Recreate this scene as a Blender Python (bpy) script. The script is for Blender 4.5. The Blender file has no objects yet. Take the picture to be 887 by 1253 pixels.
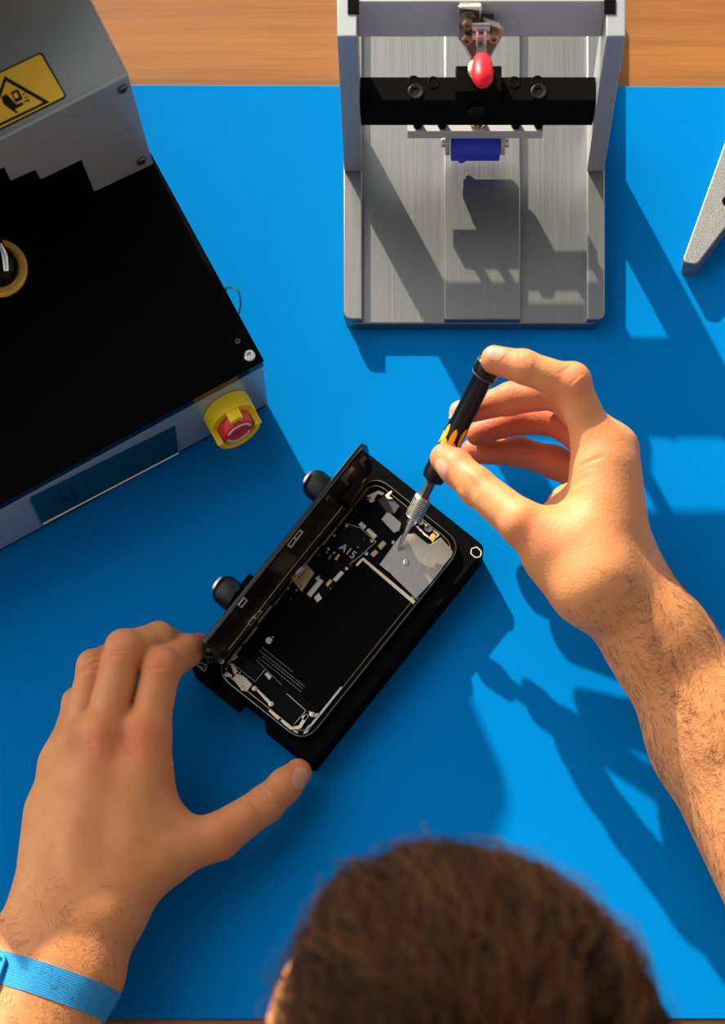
import bpy, math, random
import numpy as np
from mathutils import Vector, Matrix

random.seed(7); rng = np.random.default_rng(7)
sc = bpy.context.scene
COL = sc.collection

# ------------------------------------------------------------------ frame of the photograph
S, H, CX, CY = 0.51e-3, 1.30, 500.0, 1720.0      # metres per pixel on the mat, lens height, nadir pixel
def P(px, py, z=0.0):
    k = S*(H-z)/H
    return Vector(((px-CX)*k, (CY-py)*k, z))
def on_plane(px, py, p0, n):
    o = Vector((0, 0, H)); d = P(px, py, 0)-o
    return o + d*((p0-o).dot(n)/d.dot(n))
SC = lambda z: S*(H-z)/H                           # metres per pixel at height z

# ------------------------------------------------------------------ materials
MATS = {}
def new_mat(name):
    m = bpy.data.materials.new(name); m.use_nodes = True
    nt = m.node_tree; b = nt.nodes['Principled BSDF']
    MATS[name] = m
    return m, nt, b
def simple(name, col, rough=.5, metal=0., spec=.5, bump=0., bscale=400., var=0., coat=0.):
    m, nt, b = new_mat(name)
    b.inputs['Base Color'].default_value = (*col, 1); b.inputs['Roughness'].default_value = rough
    b.inputs['Metallic'].default_value = metal; b.inputs['Specular IOR Level'].default_value = spec
    b.inputs['Coat Weight'].default_value = coat
    tc = nt.nodes.new('ShaderNodeTexCoord'); no = nt.nodes.new('ShaderNodeTexNoise')
    no.inputs['Scale'].default_value = bscale; no.inputs['Detail'].default_value = 3
    nt.links.new(tc.outputs['Object'], no.inputs['Vector'])
    if var:
        mx = nt.nodes.new('ShaderNodeMix'); mx.data_type = 'RGBA'
        mx.inputs[6].default_value = (*[c*(1-var) for c in col], 1); mx.inputs[7].default_value = (*[min(1, c*(1+var)) for c in col], 1)
        nt.links.new(no.outputs['Fac'], mx.inputs[0]); nt.links.new(mx.outputs[2], b.inputs['Base Color'])
    if bump:
        bp = nt.nodes.new('ShaderNodeBump'); bp.inputs['Strength'].default_value = bump; bp.inputs['Distance'].default_value = .0004
        nt.links.new(no.outputs['Fac'], bp.inputs['Height']); nt.links.new(bp.outputs['Normal'], b.inputs['Normal'])
    return m
def brushed(name, col, rough, scale, var=.18, bump=.12, rot=0., metal=1.):
    m, nt, b = new_mat(name)
    b.inputs['Metallic'].default_value = metal
    tc = nt.nodes.new('ShaderNodeTexCoord'); mp = nt.nodes.new('ShaderNodeMapping'); no = nt.nodes.new('ShaderNodeTexNoise')
    mp.inputs['Scale'].default_value = scale; mp.inputs['Rotation'].default_value = (0, 0, rot)
    no.inputs['Scale'].default_value = 1; no.inputs['Detail'].default_value = 4; no.inputs['Roughness'].default_value = .65
    nt.links.new(tc.outputs['Object'], mp.inputs['Vector']); nt.links.new(mp.outputs['Vector'], no.inputs['Vector'])
    mx = nt.nodes.new('ShaderNodeMix'); mx.data_type = 'RGBA'
    mx.inputs[6].default_value = (*[c*(1-var) for c in col], 1); mx.inputs[7].default_value = (*[min(1, c*(1+var)) for c in col], 1)
    nt.links.new(no.outputs['Fac'], mx.inputs[0]); nt.links.new(mx.outputs[2], b.inputs['Base Color'])
    mr = nt.nodes.new('ShaderNodeMapRange'); mr.inputs[3].default_value = rough*.8; mr.inputs[4].default_value = rough*1.25
    nt.links.new(no.outputs['Fac'], mr.inputs[0]); nt.links.new(mr.outputs[0], b.inputs['Roughness'])
    bp = nt.nodes.new('ShaderNodeBump'); bp.inputs['Strength'].default_value = bump; bp.inputs['Distance'].default_value = .0002
    nt.links.new(no.outputs['Fac'], bp.inputs['Height']); nt.links.new(bp.outputs['Normal'], b.inputs['Normal'])
    return m

brushed('aluminium_y', (.285, .29, .29), .36, (2600, 12, 400))
brushed('aluminium_x', (.45, .46, .46), .5, (12, 2600, 2600), metal=.35)
brushed('aluminium_z', (.33, .35, .365), .42, (2600, 2600, 14), metal=.5)
brushed('stainless', (.40, .42, .42), .34, (30, 30, 900), var=.05, bump=.03)
simple('satin_steel', (.29, .39, .42), .28, .45, .5, var=.05, bscale=40)
simple('satin_grey', (.28, .29, .28), .36, .4, .4, var=.05, bscale=30)
simple('cast_aluminium', (.27, .27, .265), .5, .9, bump=.6, bscale=1500, var=.2)
simple('chrome', (.62, .60, .56), .16, 1.)
simple('dark_chrome', (.10, .098, .085), .32, .8, var=.3, bscale=150)
simple('bronze', (.30, .26, .20), .3, 1.)
simple('steel', (.55, .55, .54), .3, 1.)
simple('nickel', (.62, .59, .54), .34, 1., bump=.3, bscale=900, var=.1)
simple('shield_steel', (.52, .49, .44), .33, 1., bump=.15, bscale=300, var=.12)
simple('gold', (.62, .44, .22), .3, 1., var=.25, bscale=700)
simple('cream_plate', (.74, .67, .52), .4, .4, var=.15, bscale=700)
simple('copper', (.92, .46, .07), .3, .25, var=.3, bscale=200)
simple('black_anodised', (.0022, .0022, .0024), .42, 0., .03)
simple('black_gloss', (.003, .003, .004), .22, 0., .12)
simple('black_lid', (.0014, .0014, .0018), .4, 0., .02)
simple('black_strip', (.004, .005, .008), .12, 0., .6)
simple('black_tray', (.0015, .0015, .0018), .6, 0., .03, bump=.3, bscale=900)
simple('black_board', (.0018, .0018, .002), .35, 0., .07)
simple('battery_black', (.0012, .0012, .0015), .5, 0., .04)
simple('glass_black', (.004, .004, .005), .08, 0., .5)
simple('flap_film', (.008, .005, .003), .3, 0., .25, var=.9, bscale=60)
simple('grey_rubber', (.05, .05, .055), .6, 0., .3)
simple('white_ink', (.62, .62, .60), .6, 0., .2)
simple('grey_ink', (.22, .22, .22), .6, 0., .2)
simple('yellow_plastic', (.86, .62, .008), .35, 0., .4)
simple('red_plastic', (.72, .012, .022), .3, 0., .5)
simple('red_vinyl', (.66, .005, .016), .42, 0., .25)
simple('label_yellow', (.80, .46, .03), .45, 0., .3, var=.05, bscale=60)
simple('label_black', (.008, .007, .006), .5, 0., .2)
simple('blue_rubber', (.015, .035, .42), .45, 0., .35)
simple('screen_glass', (.002, .045, .07), .14, 0., .5)
simple('screen_mark', (.001, .022, .04), .2, 0., .4)
simple('orange_rubber', (.85, .33, .015), .5, 0., .3)
simple('driver_black', (.002, .002, .0025), .35, 0., .25)
simple('green_wire', (.03, .30, .24), .35, 0., .5)
simple('shirt_cloth', (.012, .014, .02), .85, 0., .2, bump=.4, bscale=700)
simple('nail', (.52, .25, .165), .4, 0., .4)
simple('strap_edge', (.02, .28, .62), .7, 0., .2)
simple('floor_grey', (.16, .15, .14), .6, 0., .3, var=.2, bscale=3)
simple('leg_paint', (.10, .10, .11), .5, 0., .4)

# clear plastic
m, nt, b = new_mat('clear_plastic')
b.inputs['Base Color'].default_value = (.9, .92, .95, 1); b.inputs['Transmission Weight'].default_value = 1; b.inputs['Roughness'].default_value = .05; b.inputs['IOR'].default_value = 1.45

# blue mat
m, nt, b = new_mat('mat_blue')
tc = nt.nodes.new('ShaderNodeTexCoord')
no = nt.nodes.new('ShaderNodeTexNoise'); no.inputs['Scale'].default_value = 1300; no.inputs['Detail'].default_value = 2
n2 = nt.nodes.new('ShaderNodeTexNoise'); n2.inputs['Scale'].default_value = 5; n2.inputs['Detail'].default_value = 3
nt.links.new(tc.outputs['Object'], no.inputs['Vector']); nt.links.new(tc.outputs['Object'], n2.inputs['Vector'])
mx = nt.nodes.new('ShaderNodeMix'); mx.data_type = 'RGBA'
mx.inputs[6].default_value = (.0, .152, .455, 1); mx.inputs[7].default_value = (.0, .176, .505, 1)
nt.links.new(n2.outputs['Fac'], mx.inputs[0]); nt.links.new(mx.outputs[2], b.inputs['Base Color'])
bp = nt.nodes.new('ShaderNodeBump'); bp.inputs['Strength'].default_value = .25; bp.inputs['Distance'].default_value = .0003
nt.links.new(no.outputs['Fac'], bp.inputs['Height']); nt.links.new(bp.outputs['Normal'], b.inputs['Normal'])
b.inputs['Roughness'].default_value = .5; b.inputs['Specular IOR Level'].default_value = .01

# wood
m, nt, b = new_mat('wood')
tc = nt.nodes.new('ShaderNodeTexCoord'); mp = nt.nodes.new('ShaderNodeMapping'); mp.inputs['Scale'].default_value = (2.2, 60, 30)
n1 = nt.nodes.new('ShaderNodeTexNoise'); n1.inputs['Scale'].default_value = 1; n1.inputs['Detail'].default_value = 5; n1.inputs['Distortion'].default_value = 1.2
mp2 = nt.nodes.new('ShaderNodeMapping'); mp2.inputs['Scale'].default_value = (18, 900, 100)
n2 = nt.nodes.new('ShaderNodeTexNoise'); n2.inputs['Scale'].default_value = 1; n2.inputs['Detail'].default_value = 3
nt.links.new(tc.outputs['Object'], mp.inputs['Vector']); nt.links.new(mp.outputs['Vector'], n1.inputs['Vector'])
nt.links.new(tc.outputs['Object'], mp2.inputs['Vector']); nt.links.new(mp2.outputs['Vector'], n2.inputs['Vector'])
cr = nt.nodes.new('ShaderNodeValToRGB')
cr.color_ramp.elements[0].position = .25; cr.color_ramp.elements[0].color = (.21, .072, .013, 1)
cr.color_ramp.elements[1].position = .72; cr.color_ramp.elements[1].color = (.32, .122, .025, 1)
nt.links.new(n1.outputs['Fac'], cr.inputs[0])
mx = nt.nodes.new('ShaderNodeMix'); mx.data_type = 'RGBA'; mx.blend_type = 'MULTIPLY'; mx.inputs[0].default_value = .45
nt.links.new(cr.outputs[0], mx.inputs[6]); nt.links.new(n2.outputs['Color'], mx.inputs[7])
gm = nt.nodes.new('ShaderNodeMapRange'); gm.inputs[1].default_value = .3; gm.inputs[2].default_value = .6; gm.inputs[3].default_value = .6; gm.inputs[4].default_value = 1.0
nt.links.new(n2.outputs['Fac'], gm.inputs[0]); nt.links.new(gm.outputs[0], mx.inputs[7])
nt.links.new(mx.outputs[2], b.inputs['Base Color']); b.inputs['Roughness'].default_value = .42; b.inputs['Specular IOR Level'].default_value = .3

# skin
m, nt, b = new_mat('skin')
at = nt.nodes.new('ShaderNodeAttribute'); at.attribute_name = 'tone'
tc = nt.nodes.new('ShaderNodeTexCoord')
n1 = nt.nodes.new('ShaderNodeTexNoise'); n1.inputs['Scale'].default_value = 70; n1.inputs['Detail'].default_value = 5
n2 = nt.nodes.new('ShaderNodeTexNoise'); n2.inputs['Scale'].default_value = 900; n2.inputs['Detail'].default_value = 3
vo = nt.nodes.new('ShaderNodeTexVoronoi'); vo.inputs['Scale'].default_value = 520
for n in (n1, n2, vo): nt.links.new(tc.outputs['Object'], n.inputs['Vector'])
a = nt.nodes.new('ShaderNodeMix'); a.data_type = 'RGBA'
a.inputs[6].default_value = (.47, .178, .060, 1); a.inputs[7].default_value = (.57, .25, .098, 1)
r1 = nt.nodes.new('ShaderNodeMapRange'); r1.inputs[1].default_value = .2; r1.inputs[2].default_value = .8
nt.links.new(n1.outputs['Fac'], r1.inputs[0]); nt.links.new(r1.outputs[0], a.inputs[0])
c = nt.nodes.new('ShaderNodeMix'); c.data_type = 'RGBA'; c.inputs[7].default_value = (.53, .13, .06, 1)
nt.links.new(a.outputs[2], c.inputs[6]); nt.links.new(at.outputs['Fac'], c.inputs[0]); nt.links.new(c.outputs[2], b.inputs['Base Color'])
ad = nt.nodes.new('ShaderNodeMath'); ad.operation = 'ADD'
nt.links.new(n2.outputs['Fac'], ad.inputs[0]); nt.links.new(vo.outputs['Distance'], ad.inputs[1])
bp = nt.nodes.new('ShaderNodeBump'); bp.inputs['Strength'].default_value = .27; bp.inputs['Distance'].default_value = .0004
nt.links.new(ad.outputs[0], bp.inputs['Height']); nt.links.new(bp.outputs['Normal'], b.inputs['Normal'])
b.inputs['Roughness'].default_value = .56; b.inputs['Specular IOR Level'].default_value = .28
b.inputs['Subsurface Weight'].default_value = .12; b.inputs['Subsurface Radius'].default_value = (1, .35, .15); b.inputs['Subsurface Scale'].default_value = .003

def hair_mat(name, c0, c1, rough):
    m, nt, b = new_mat(name)
    at = nt.nodes.new('ShaderNodeAttribute'); at.attribute_name = 'tone'
    a = nt.nodes.new('ShaderNodeMix'); a.data_type = 'RGBA'; a.inputs[6].default_value = (*c0, 1); a.inputs[7].default_value = (*c1, 1)
    nt.links.new(at.outputs['Fac'], a.inputs[0]); nt.links.new(a.outputs[2], b.inputs['Base Color'])
    b.inputs['Roughness'].default_value = rough; b.inputs['Specular IOR Level'].default_value = .05
hair_mat('hair_brown', (.0022, .0009, .0004), (.046, .018, .005), .6)
simple('hair_root', (.004, .0016, .0007), .9, 0., .02)
hair_mat('arm_hair', (.025, .010, .004), (.13, .06, .025), .5)

# strap: woven
m, nt, b = new_mat('strap')
tc = nt.nodes.new('ShaderNodeTexCoord'); mp = nt.nodes.new('ShaderNodeMapping'); mp.inputs['Scale'].default_value = (1, 1, 1)
uv = nt.nodes.new('ShaderNodeUVMap')
wv = nt.nodes.new('ShaderNodeTexWave'); wv.inputs['Scale'].default_value = 4.2; wv.bands_direction = 'Y'; wv.inputs['Distortion'].default_value = .6; wv.inputs['Detail'].default_value = 1
w2 = nt.nodes.new('ShaderNodeTexWave'); w2.inputs['Scale'].default_value = 9; w2.bands_direction = 'X'; w2.inputs['Distortion'].default_value = 1.5
for w in (wv, w2): nt.links.new(uv.outputs[0], w.inputs['Vector'])
ml = nt.nodes.new('ShaderNodeMath'); ml.operation = 'MULTIPLY'
nt.links.new(wv.outputs['Fac'], ml.inputs[0]); nt.links.new(w2.outputs['Fac'], ml.inputs[1])
a = nt.nodes.new('ShaderNodeMix'); a.data_type = 'RGBA'; a.inputs[6].default_value = (.016, .23, .52, 1); a.inputs[7].default_value = (.05, .40, .72, 1)
nt.links.new(ml.outputs[0], a.inputs[0]); nt.links.new(a.outputs[2], b.inputs['Base Color'])
bp = nt.nodes.new('ShaderNodeBump'); bp.inputs['Strength'].default_value = .5; bp.inputs['Distance'].default_value = .0006
nt.links.new(ml.outputs[0], bp.inputs['Height']); nt.links.new(bp.outputs['Normal'], b.inputs['Normal'])
b.inputs['Roughness'].default_value = .75; b.inputs['Specular IOR Level'].default_value = .2

# ------------------------------------------------------------------ mesh builder
class MB:
    def __init__(s): s.v = []; s.f = []
    def add(s, verts, faces):
        o = len(s.v); s.v += [Vector(p) for p in verts]; s.f += [[i+o for i in f] for f in faces]; return s
    def loft(s, rings, cap=True, closed=True):
        n = len(rings[0]); vs = [p for r in rings for p in r]; fs = []
        for i in range(len(rings)-1):
            for j in range(n if closed else n-1):
                k = (j+1) % n
                fs.append([i*n+j, i*n+k, (i+1)*n+k, (i+1)*n+j])
        if cap:
            fs.append(list(range(n))[::-1]); fs.append([(len(rings)-1)*n+j for j in range(n)])
        return s.add(vs, fs)
    def prism(s, pts, z0, z1):
        pts = [Vector((p[0], p[1], 0)) for p in pts]
        a = sum(pts[i].x*pts[(i+1) % len(pts)].y-pts[(i+1) % len(pts)].x*pts[i].y for i in range(len(pts)))
        if a < 0: pts = pts[::-1]
        return s.loft([[Vector((p.x, p.y, z)) for p in pts] for z in (z0, z1)])
    def slab(s, pts, off):                      # any planar polygon, thickened by the vector off
        n = Vector((0, 0, 0))
        for i in range(len(pts)): n += pts[i].cross(pts[(i+1) % len(pts)])
        if n.dot(off) < 0: pts = pts[::-1]
        return s.loft([[p for p in pts], [p+off for p in pts]])
    def box(s, c, ex, ey, ez):                  # centre and three half-axis vectors
        r = [[c-ex-ey+ez*k, c+ex-ey+ez*k, c+ex+ey+ez*k, c-ex+ey+ez*k] for k in (-1, 1)]
        if ex.cross(ey).dot(ez) < 0: r = [q[::-1] for q in r]
        return s.loft(r)
    def lathe(s, o, ax, prof, n=32, cap=True, squash=None):
        ax = ax.normalized(); x = ax.orthogonal().normalized(); y = ax.cross(x)
        return s.loft([[o+ax*t+(x*math.cos(2*math.pi*j/n)+y*math.sin(2*math.pi*j/n))*max(r, 1e-6) for j in range(n)] for t, r in prof], cap)
    def cyl(s, a, b, r, r2=None, n=24):
        d = b-a; return s.lathe(a, d, [(0, r), (d.length, r if r2 is None else r2)], n)
    def tube(s, pts, r, n=8):
        pts = [Vector(p) for p in pts]; rings = []; x = None
        for i, p in enumerate(pts):
            t = (pts[min(i+1, len(pts)-1)]-pts[max(i-1, 0)]).normalized()
            x = (x-t*x.dot(t)).normalized() if x else t.orthogonal().normalized()
            y = t.cross(x); rr = r[i] if isinstance(r, (list, tuple)) else r
            rings.append([p+(x*math.cos(2*math.pi*j/n)+y*math.sin(2*math.pi*j/n))*rr for j in range(n)])
        return s.loft(rings)
    def ell(s, c, ax, ay, az, n=24, m=14):
        rings = []
        for i in range(1, m):
            t = math.pi*i/m
            rings.append([c-az*math.cos(t)+(ax*math.cos(2*math.pi*j/n)+ay*math.sin(2*math.pi*j/n))*math.sin(t) for j in range(n)])
        return s.loft(rings)
    def build(s, name, mat, parent=None, smooth=35, bevel=0., seg=2):
        me = bpy.data.meshes.new(name)
        off = ROOT.get(parent.name, Vector((0, 0, 0))) if parent else Vector((0, 0, 0))
        me.from_pydata([v-off for v in s.v], [], s.f); me.update()
        me.materials.append(MATS[mat])
        for p in me.polygons: p.use_smooth = True
        me.set_sharp_from_angle(angle=math.radians(smooth))
        o = bpy.data.objects.new(name, me); COL.objects.link(o)
        if parent: o.parent = parent; ROOT[o.name] = off
        if bevel:
            bv = o.modifiers.new('bevel', 'BEVEL'); bv.width = bevel; bv.segments = seg; bv.limit_method = 'ANGLE'; bv.angle_limit = math.radians(40)
            bv.harden_normals = False
        return o
ROOT = {}
def thing(name, label, cat, loc):
    o = bpy.data.objects.new(name, None); COL.objects.link(o); o.location = loc; o.empty_display_size = .02
    o['label'] = label; o['category'] = cat; ROOT[o.name] = Vector(loc); return o
def round_poly(pts, r, n=6):
    """round the corners of a 2D polygon"""
    out = []; N = len(pts); rs = r if isinstance(r, (list, tuple)) else [r]*N
    for i in range(N):
        p = Vector(pts[i][:2]).to_2d(); a = Vector(pts[i-1][:2]).to_2d(); b = Vector(pts[(i+1) % N][:2]).to_2d()
        if rs[i] <= 0: out.append(p); continue
        da = (a-p).normalized(); db = (b-p).normalized()
        L = min(rs[i], (a-p).length*.49, (b-p).length*.49)
        p0 = p+da*L; p1 = p+db*L
        for k in range(n+1):
            t = k/n; out.append(p0*(1-t)**2+p*2*t*(1-t)+p1*t*t)
    return out
def pxpoly(pts, z): return [P(x, y, z) for x, y in pts]
def text_mesh(name, body, size, mat, parent, M, thick=.00004):
    cu = bpy.data.curves.new(name+'_text', 'FONT'); cu.body = body; cu.size = size; cu.extrude = thick; cu.align_x = 'CENTER'; cu.align_y = 'CENTER'
    t = bpy.data.objects.new(name+'_text', cu); COL.objects.link(t)
    dg = bpy.context.evaluated_depsgraph_get(); me = bpy.data.meshes.new_from_object(t.evaluated_get(dg))
    bpy.data.objects.remove(t); bpy.data.curves.remove(cu)
    off = ROOT.get(parent.name, Vector((0, 0, 0)))
    me.transform(Matrix.Translation(-off) @ M); me.materials.clear(); me.materials.append(MATS[mat]); me.name = name
    o = bpy.data.objects.new(name, me); COL.objects.link(o); o.parent = parent; ROOT[o.name] = off
    return o

# ------------------------------------------------------------------ setting: floor, workbench, mat
fl = MB(); fl.box(Vector((0, .3, -.80)), Vector((2.5, 0, 0)), Vector((0, 2.5, 0)), Vector((0, 0, .02)))
o = fl.build('floor', 'floor_grey'); o['kind'] = 'structure'
bench = thing('workbench', 'wooden workbench top with horizontal grain under the blue mat', 'table', (0, .6, -.78))
ye = P(0, 1300).y
mb = MB(); mb.box(Vector((0, (ye+1.16)/2, -.0195)), Vector((.80, 0, 0)), Vector((0, (1.16-ye)/2, 0)), Vector((0, 0, .0175))); mb.build('tabletop', 'wood', bench, bevel=.002)
for sx in (-1, 1):
    for y in (ye+.06, 1.10):
        q = MB(); q.box(Vector((sx*.74, y, -.4085)), Vector((.025, 0, 0)), Vector((0, .025, 0)), Vector((0, 0, .3715))); q.build('leg', 'leg_paint', bench, bevel=.002)
a, b_ = P(-190, 104), P(1080, 1247)
mt = MB(); mt.prism(round_poly([(a.x, a.y+.0008), (b_.x, a.y-.0012), (b_.x, b_.y), (a.x, b_.y)], .004), -.002, 0)
o = mt.build('work_mat', 'mat_blue', bevel=.0006); o['label'] = 'large bright blue rubber mat laid over the wooden bench'; o['category'] = 'mat'

# ------------------------------------------------------------------ heated pocket machine, upper left
A = math.radians(28.6)
E1 = Vector((-math.cos(A), -math.sin(A), 0)); E2 = Vector((-math.sin(A), math.cos(A), 0)); UP = Vector((0, 0, 1))
ZB = .060
F0 = P(323, 441, ZB); F0.z = 0
mach = thing('heating_machine', 'grey steel machine with black top, small screen and warning sticker', 'machine', F0)
def ML(x, y, z): return F0+E1*x+E2*y+UP*z          # along front to the left, backwards, up
WID, DEP = .40, .33
def mbox(x0, x1, y0, y1, z0, z1):
    return MB().box(ML((x0+x1)/2, (y0+y1)/2, (z0+z1)/2), E1*(x1-x0)/2, E2*(y1-y0)/2, UP*(z1-z0)/2)
mbox(.002, WID, .003, DEP, .0, .005).build('base_plate', 'black_tray', mach)
mbox(.0005, WID, .0008, DEP, .0052, .0525).build('housing', 'satin_steel', mach, bevel=.0012)
mbox(.0006, WID, .0006, DEP, .0527, .0588).build('top_trim', 'black_strip', mach)
mbox(0, WID, 0, DEP, .0589, ZB).build('top_plate', 'black_lid', mach, bevel=.0003)
NF = -E2
def MF(px, py, lift=0.): return on_plane(px, py, F0+NF*(-.0008+lift), NF)
# screen in its window
scr = [(35.5, 609), (214, 520.5), (218, 553), (51, 640.5)]
pl = [MF(*p) for p in scr]
MB().slab(pl, NF*.0004).build('screen', 'screen_glass', mach)
fr = MB()
for i in (2, 3):
    p, q = pl[i], pl[(i+1) % 4]; fr.tube([p+NF*.0005, q+NF*.0005], .0007, 6)
fr.build('screen_rim', 'steel', mach)
mk = MB()
for poly in ([(71, 600), (73, 599), (78, 614), (76, 615)], [(84, 594), (86, 593), (91, 607), (89, 608)], [(75, 612), (92, 604), (93, 608), (80, 615)]):
    mk.slab([MF(x, y, .0005) for x, y in poly], NF*.0002)
mk.build('screen_symbol', 'screen_mark', mach)
# screws and small hole on the lid
for px, py, r in ((305.5, 436, .0034), (291, 419, .0018)):
    c = P(px, py, ZB); q = MB().lathe(c, UP, [(0, r), (.0012, r), (.0018, r*.8), (.0018, r*.5), (.0006, r*.45), (.0006, .0002)], 20)
    q.build('lid_screw', 'nickel' if r > .002 else 'dark_chrome', mach)
# sled plates on the lid
def zpoly(pts, z): return [P(x, y, z) for x, y in pts]
MB().prism(zpoly([(80, 357), (150, 321), (96, 226), (26, 262)], ZB), ZB, ZB+.0015).build('sled_plate', 'black_lid', mach, bevel=.0003)
MB().prism(zpoly([(-40, 387), (54, 337), (30, 296), (-64, 345)], ZB+.002), ZB, ZB+.004).build('sled_plate', 'black_lid', mach, bevel=.0003)
# suction cup with amber ring
c = P(-1, 328, ZB+.006)
cup = MB().lathe(c, UP, [(-.002, .0165), (0, .0168), (.0016, .0160), (.0010, .0130), (.0004, .0125), (.0004, .0002)], 40).build('suction_cup', 'copper', mach)
MB().lathe(c+UP*.0004, UP, [(0, .0118), (.004, .0112), (.0075, .008), (.0085, .003), (.0086, .0002)], 32).build('cup_dome', 'black_gloss', cup)
MB().tube([c+Vector((.001, .012, .010)), c+Vector((.004, .004, .016)), c+Vector((.006, -.001, .014)), c+Vector((.006, -.006, .009))], .0022, 12).build('cup_lever', 'chrome', cup)
MB().tube([c+Vector((-.004, -.004, .0085)), c+Vector((.001, -.010, .007))], .0016, 10).build('cup_pin', 'gold', cup)
# tall rear housing
TF = P(188, 201, ZB)                                # foot of its front face at the right side
yT = (TF-ML(0, 0, ZB)).dot(E2); xT = (TF-ML(0, 0, ZB)).dot(E1)
PT0 = ML(0, yT, 0); LE = .0
def MT(px, py): return on_plane(px, py, PT0, NF)
top_r = MT(157, 92); ZT = top_r.z
lean = (top_r-ML(0, yT, 0)).dot(E1)
poly_px = [(188, 201), (115.5, 235), (100, 196), (50, 220), (43, 208.5), (13.5, 221.5), (5, 205), (-40, 226), (-75, 150+59), (157, 92)]
pts = [MT(x, y) for x, y in poly_px]
MB().slab(pts, E2*.002).build('front_panel', 'satin_grey', mach, bevel=.0006)
pr = on_plane(157, 92, PT0, NF)
# sloping top, fold, and the higher back
xR = (pr-ML(0, 0, 0)).dot(E1)
TOPN = Vector((0, 0, 1))
def prof_at(x):   # side profile of the sheet metal cover
    return [ML(x, yT+.0003, ZT-.0015), ML(x, yT+.0016, ZT), ML(x, yT+.052, ZT+.008), ML(x, yT+.058, ZT+.0075), ML(x, yT+.14, ZT-.004), ML(x, yT+.14, ZT-.012), ML(x, yT+.004, ZT-.006)]
MB().loft([prof_at(xR-.0004), prof_at(WID)]).build('top_cover', 'satin_grey', mach, smooth=25)
mbox(xR+.001, xR+.003, yT+.002, yT+.138, ZB, ZT-.004).build('side_panel', 'stainless', mach)
mbox(xR+.004, WID, yT+.136, yT+.139, ZB, ZT-.006).build('back_panel', 'stainless', mach)
mbox(xR+.004, WID, yT+.030, yT+.033, ZB, ZT-.008).build('inner_wall', 'black_lid', mach)
# unseen column, added to bear the slab that shades the left hand
mbox(xR+.022, .40, yT+.142, yT+.24, ZB*.2, .199).build('added_column', 'satin_grey', mach, bevel=.004)
def foot(px, py, z):                                # point of the added shade slab above a place on the bench
    q = P(px, py, 0); return Vector((q.x, q.y, z))
shade_slab = [(60, -120), (98, -36), (149, 80), (153, 115), (132, 170), (-274, 612), (-430, 370), (-150, -190), (20, -190)]
MB().slab([foot(x, y, .2) for x, y in shade_slab], UP*.012).build('added_shade_slab', 'satin_grey', mach, bevel=.003)  # slab added out of view, outlined so its shadow covers hand and mat
for px, py in ((149.5, 108), (172.5, 196)):
    q = MT(px, py); MB().lathe(q-NF*.0002, NF, [(0, .0030), (.0012, .0030), (.0018, .0022), (.0018, .0013), (.0008, .0012), (.0008, .0001)], 18).build('panel_screw', 'dark_chrome', mach)
# warning sticker on the sloping top
tp0 = ML(0, yT+.0016, ZT); tpn = (ML(0, yT+.052, ZT+.008)-tp0).cross(E1).normalized()
if tpn.z < 0: tpn = -tpn
def MTOP(px, py, l=0.): return on_plane(px, py, tp0+tpn*l, tpn)
def sticker_round(pp, r):
    pr_ = round_poly(pp, r); return [(p.x, p.y) for p in pr_]
lab = sticker_round([(-62, 117.5), (51, 63.5), (82, 118.5), (-31, 175)], 5)
st = MB().slab([MTOP(x, y, .0002) for x, y in lab], tpn*.0003).build('warning_sticker', 'label_black', mach)
lab2 = sticker_round([(-59, 118.5), (49.5, 66), (79.5, 117.5), (-30, 172)], 4)
MB().slab([MTOP(x, y, .0005) for x, y in lab2], tpn*.00012).build('sticker_face', 'label_yellow', st)
ic = MB()
T0, T1, T2 = (5.5, 93), (61, 125), (-18, 163)
cen = ((T0[0]+T1[0]+T2[0])/3, (T0[1]+T1[1]+T2[1])/3)
def ins(p, f): return (cen[0]+(p[0]-cen[0])*f, cen[1]+(p[1]-cen[1])*f)
for a1, b1 in ((T0, T1), (T1, T2), (T2, T0)):
    ic.slab([MTOP(*q, .00064) for q in (a1, b1, ins(b1, .82), ins(a1, .82))], tpn*.0001)
for poly in ([(13, 113), (22, 109), (28, 121), (19, 126)], [(2, 118), (8, 115), (20, 128), (27, 125), (29, 128), (18, 134), (22, 137), (21, 139), (14, 135), (4, 127)],
             [(27, 116), (31, 113), (31.5, 114), (28, 117)], [(30, 119), (34, 118), (34, 119.5), (31, 120.5)], [(29, 124), (35, 121), (37, 125), (35.5, 125.5), (34, 123.5), (30, 125.5)]):
    ic.slab([MTOP(x, y, .00064) for x, y in poly], tpn*.0001)
ic.build('sticker_symbol', 'label_black', st)
hl = MB().slab([MTOP(x, y, .00076) for x, y in ((16, 115), (20.5, 113), (23, 119), (18.5, 121))], tpn*.00005); hl.build('sticker_symbol_hole', 'label_yellow', st)
# emergency stop on the front face
ec = MF(275.5, 498); ex = E1*-1; ez = UP
es = MB(); RO, RI = .0142, .0118; N = 72
def ring_seg(mb, a0, a1, t0, t1, ro, ri, steps, ro1=None):
    ro1 = ro1 or ro
    vs = []; fs = []
    for k in range(steps+1):
        an = a0+(a1-a0)*k/steps; d = ex*math.cos(an)+ez*math.sin(an)
        vs += [ec+NF*t0+d*ri, ec+NF*t0+d*ro, ec+NF*t1+d*(ro1), ec+NF*t1+d*(ri)]
    for k in range(steps):
        for j in range(4): fs.append([k*4+j, k*4+(j+1) % 4, (k+1)*4+(j+1) % 4, (k+1)*4+j])
    fs.append([0, 1, 2, 3]); fs.append([steps*4+3, steps*4+2, steps*4+1, steps*4])
    mb.add(vs, fs)
ring_seg(es, 0, 2*math.pi*.9999, 0, .0100, RO+.0010, RI-.004, 64)
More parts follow.
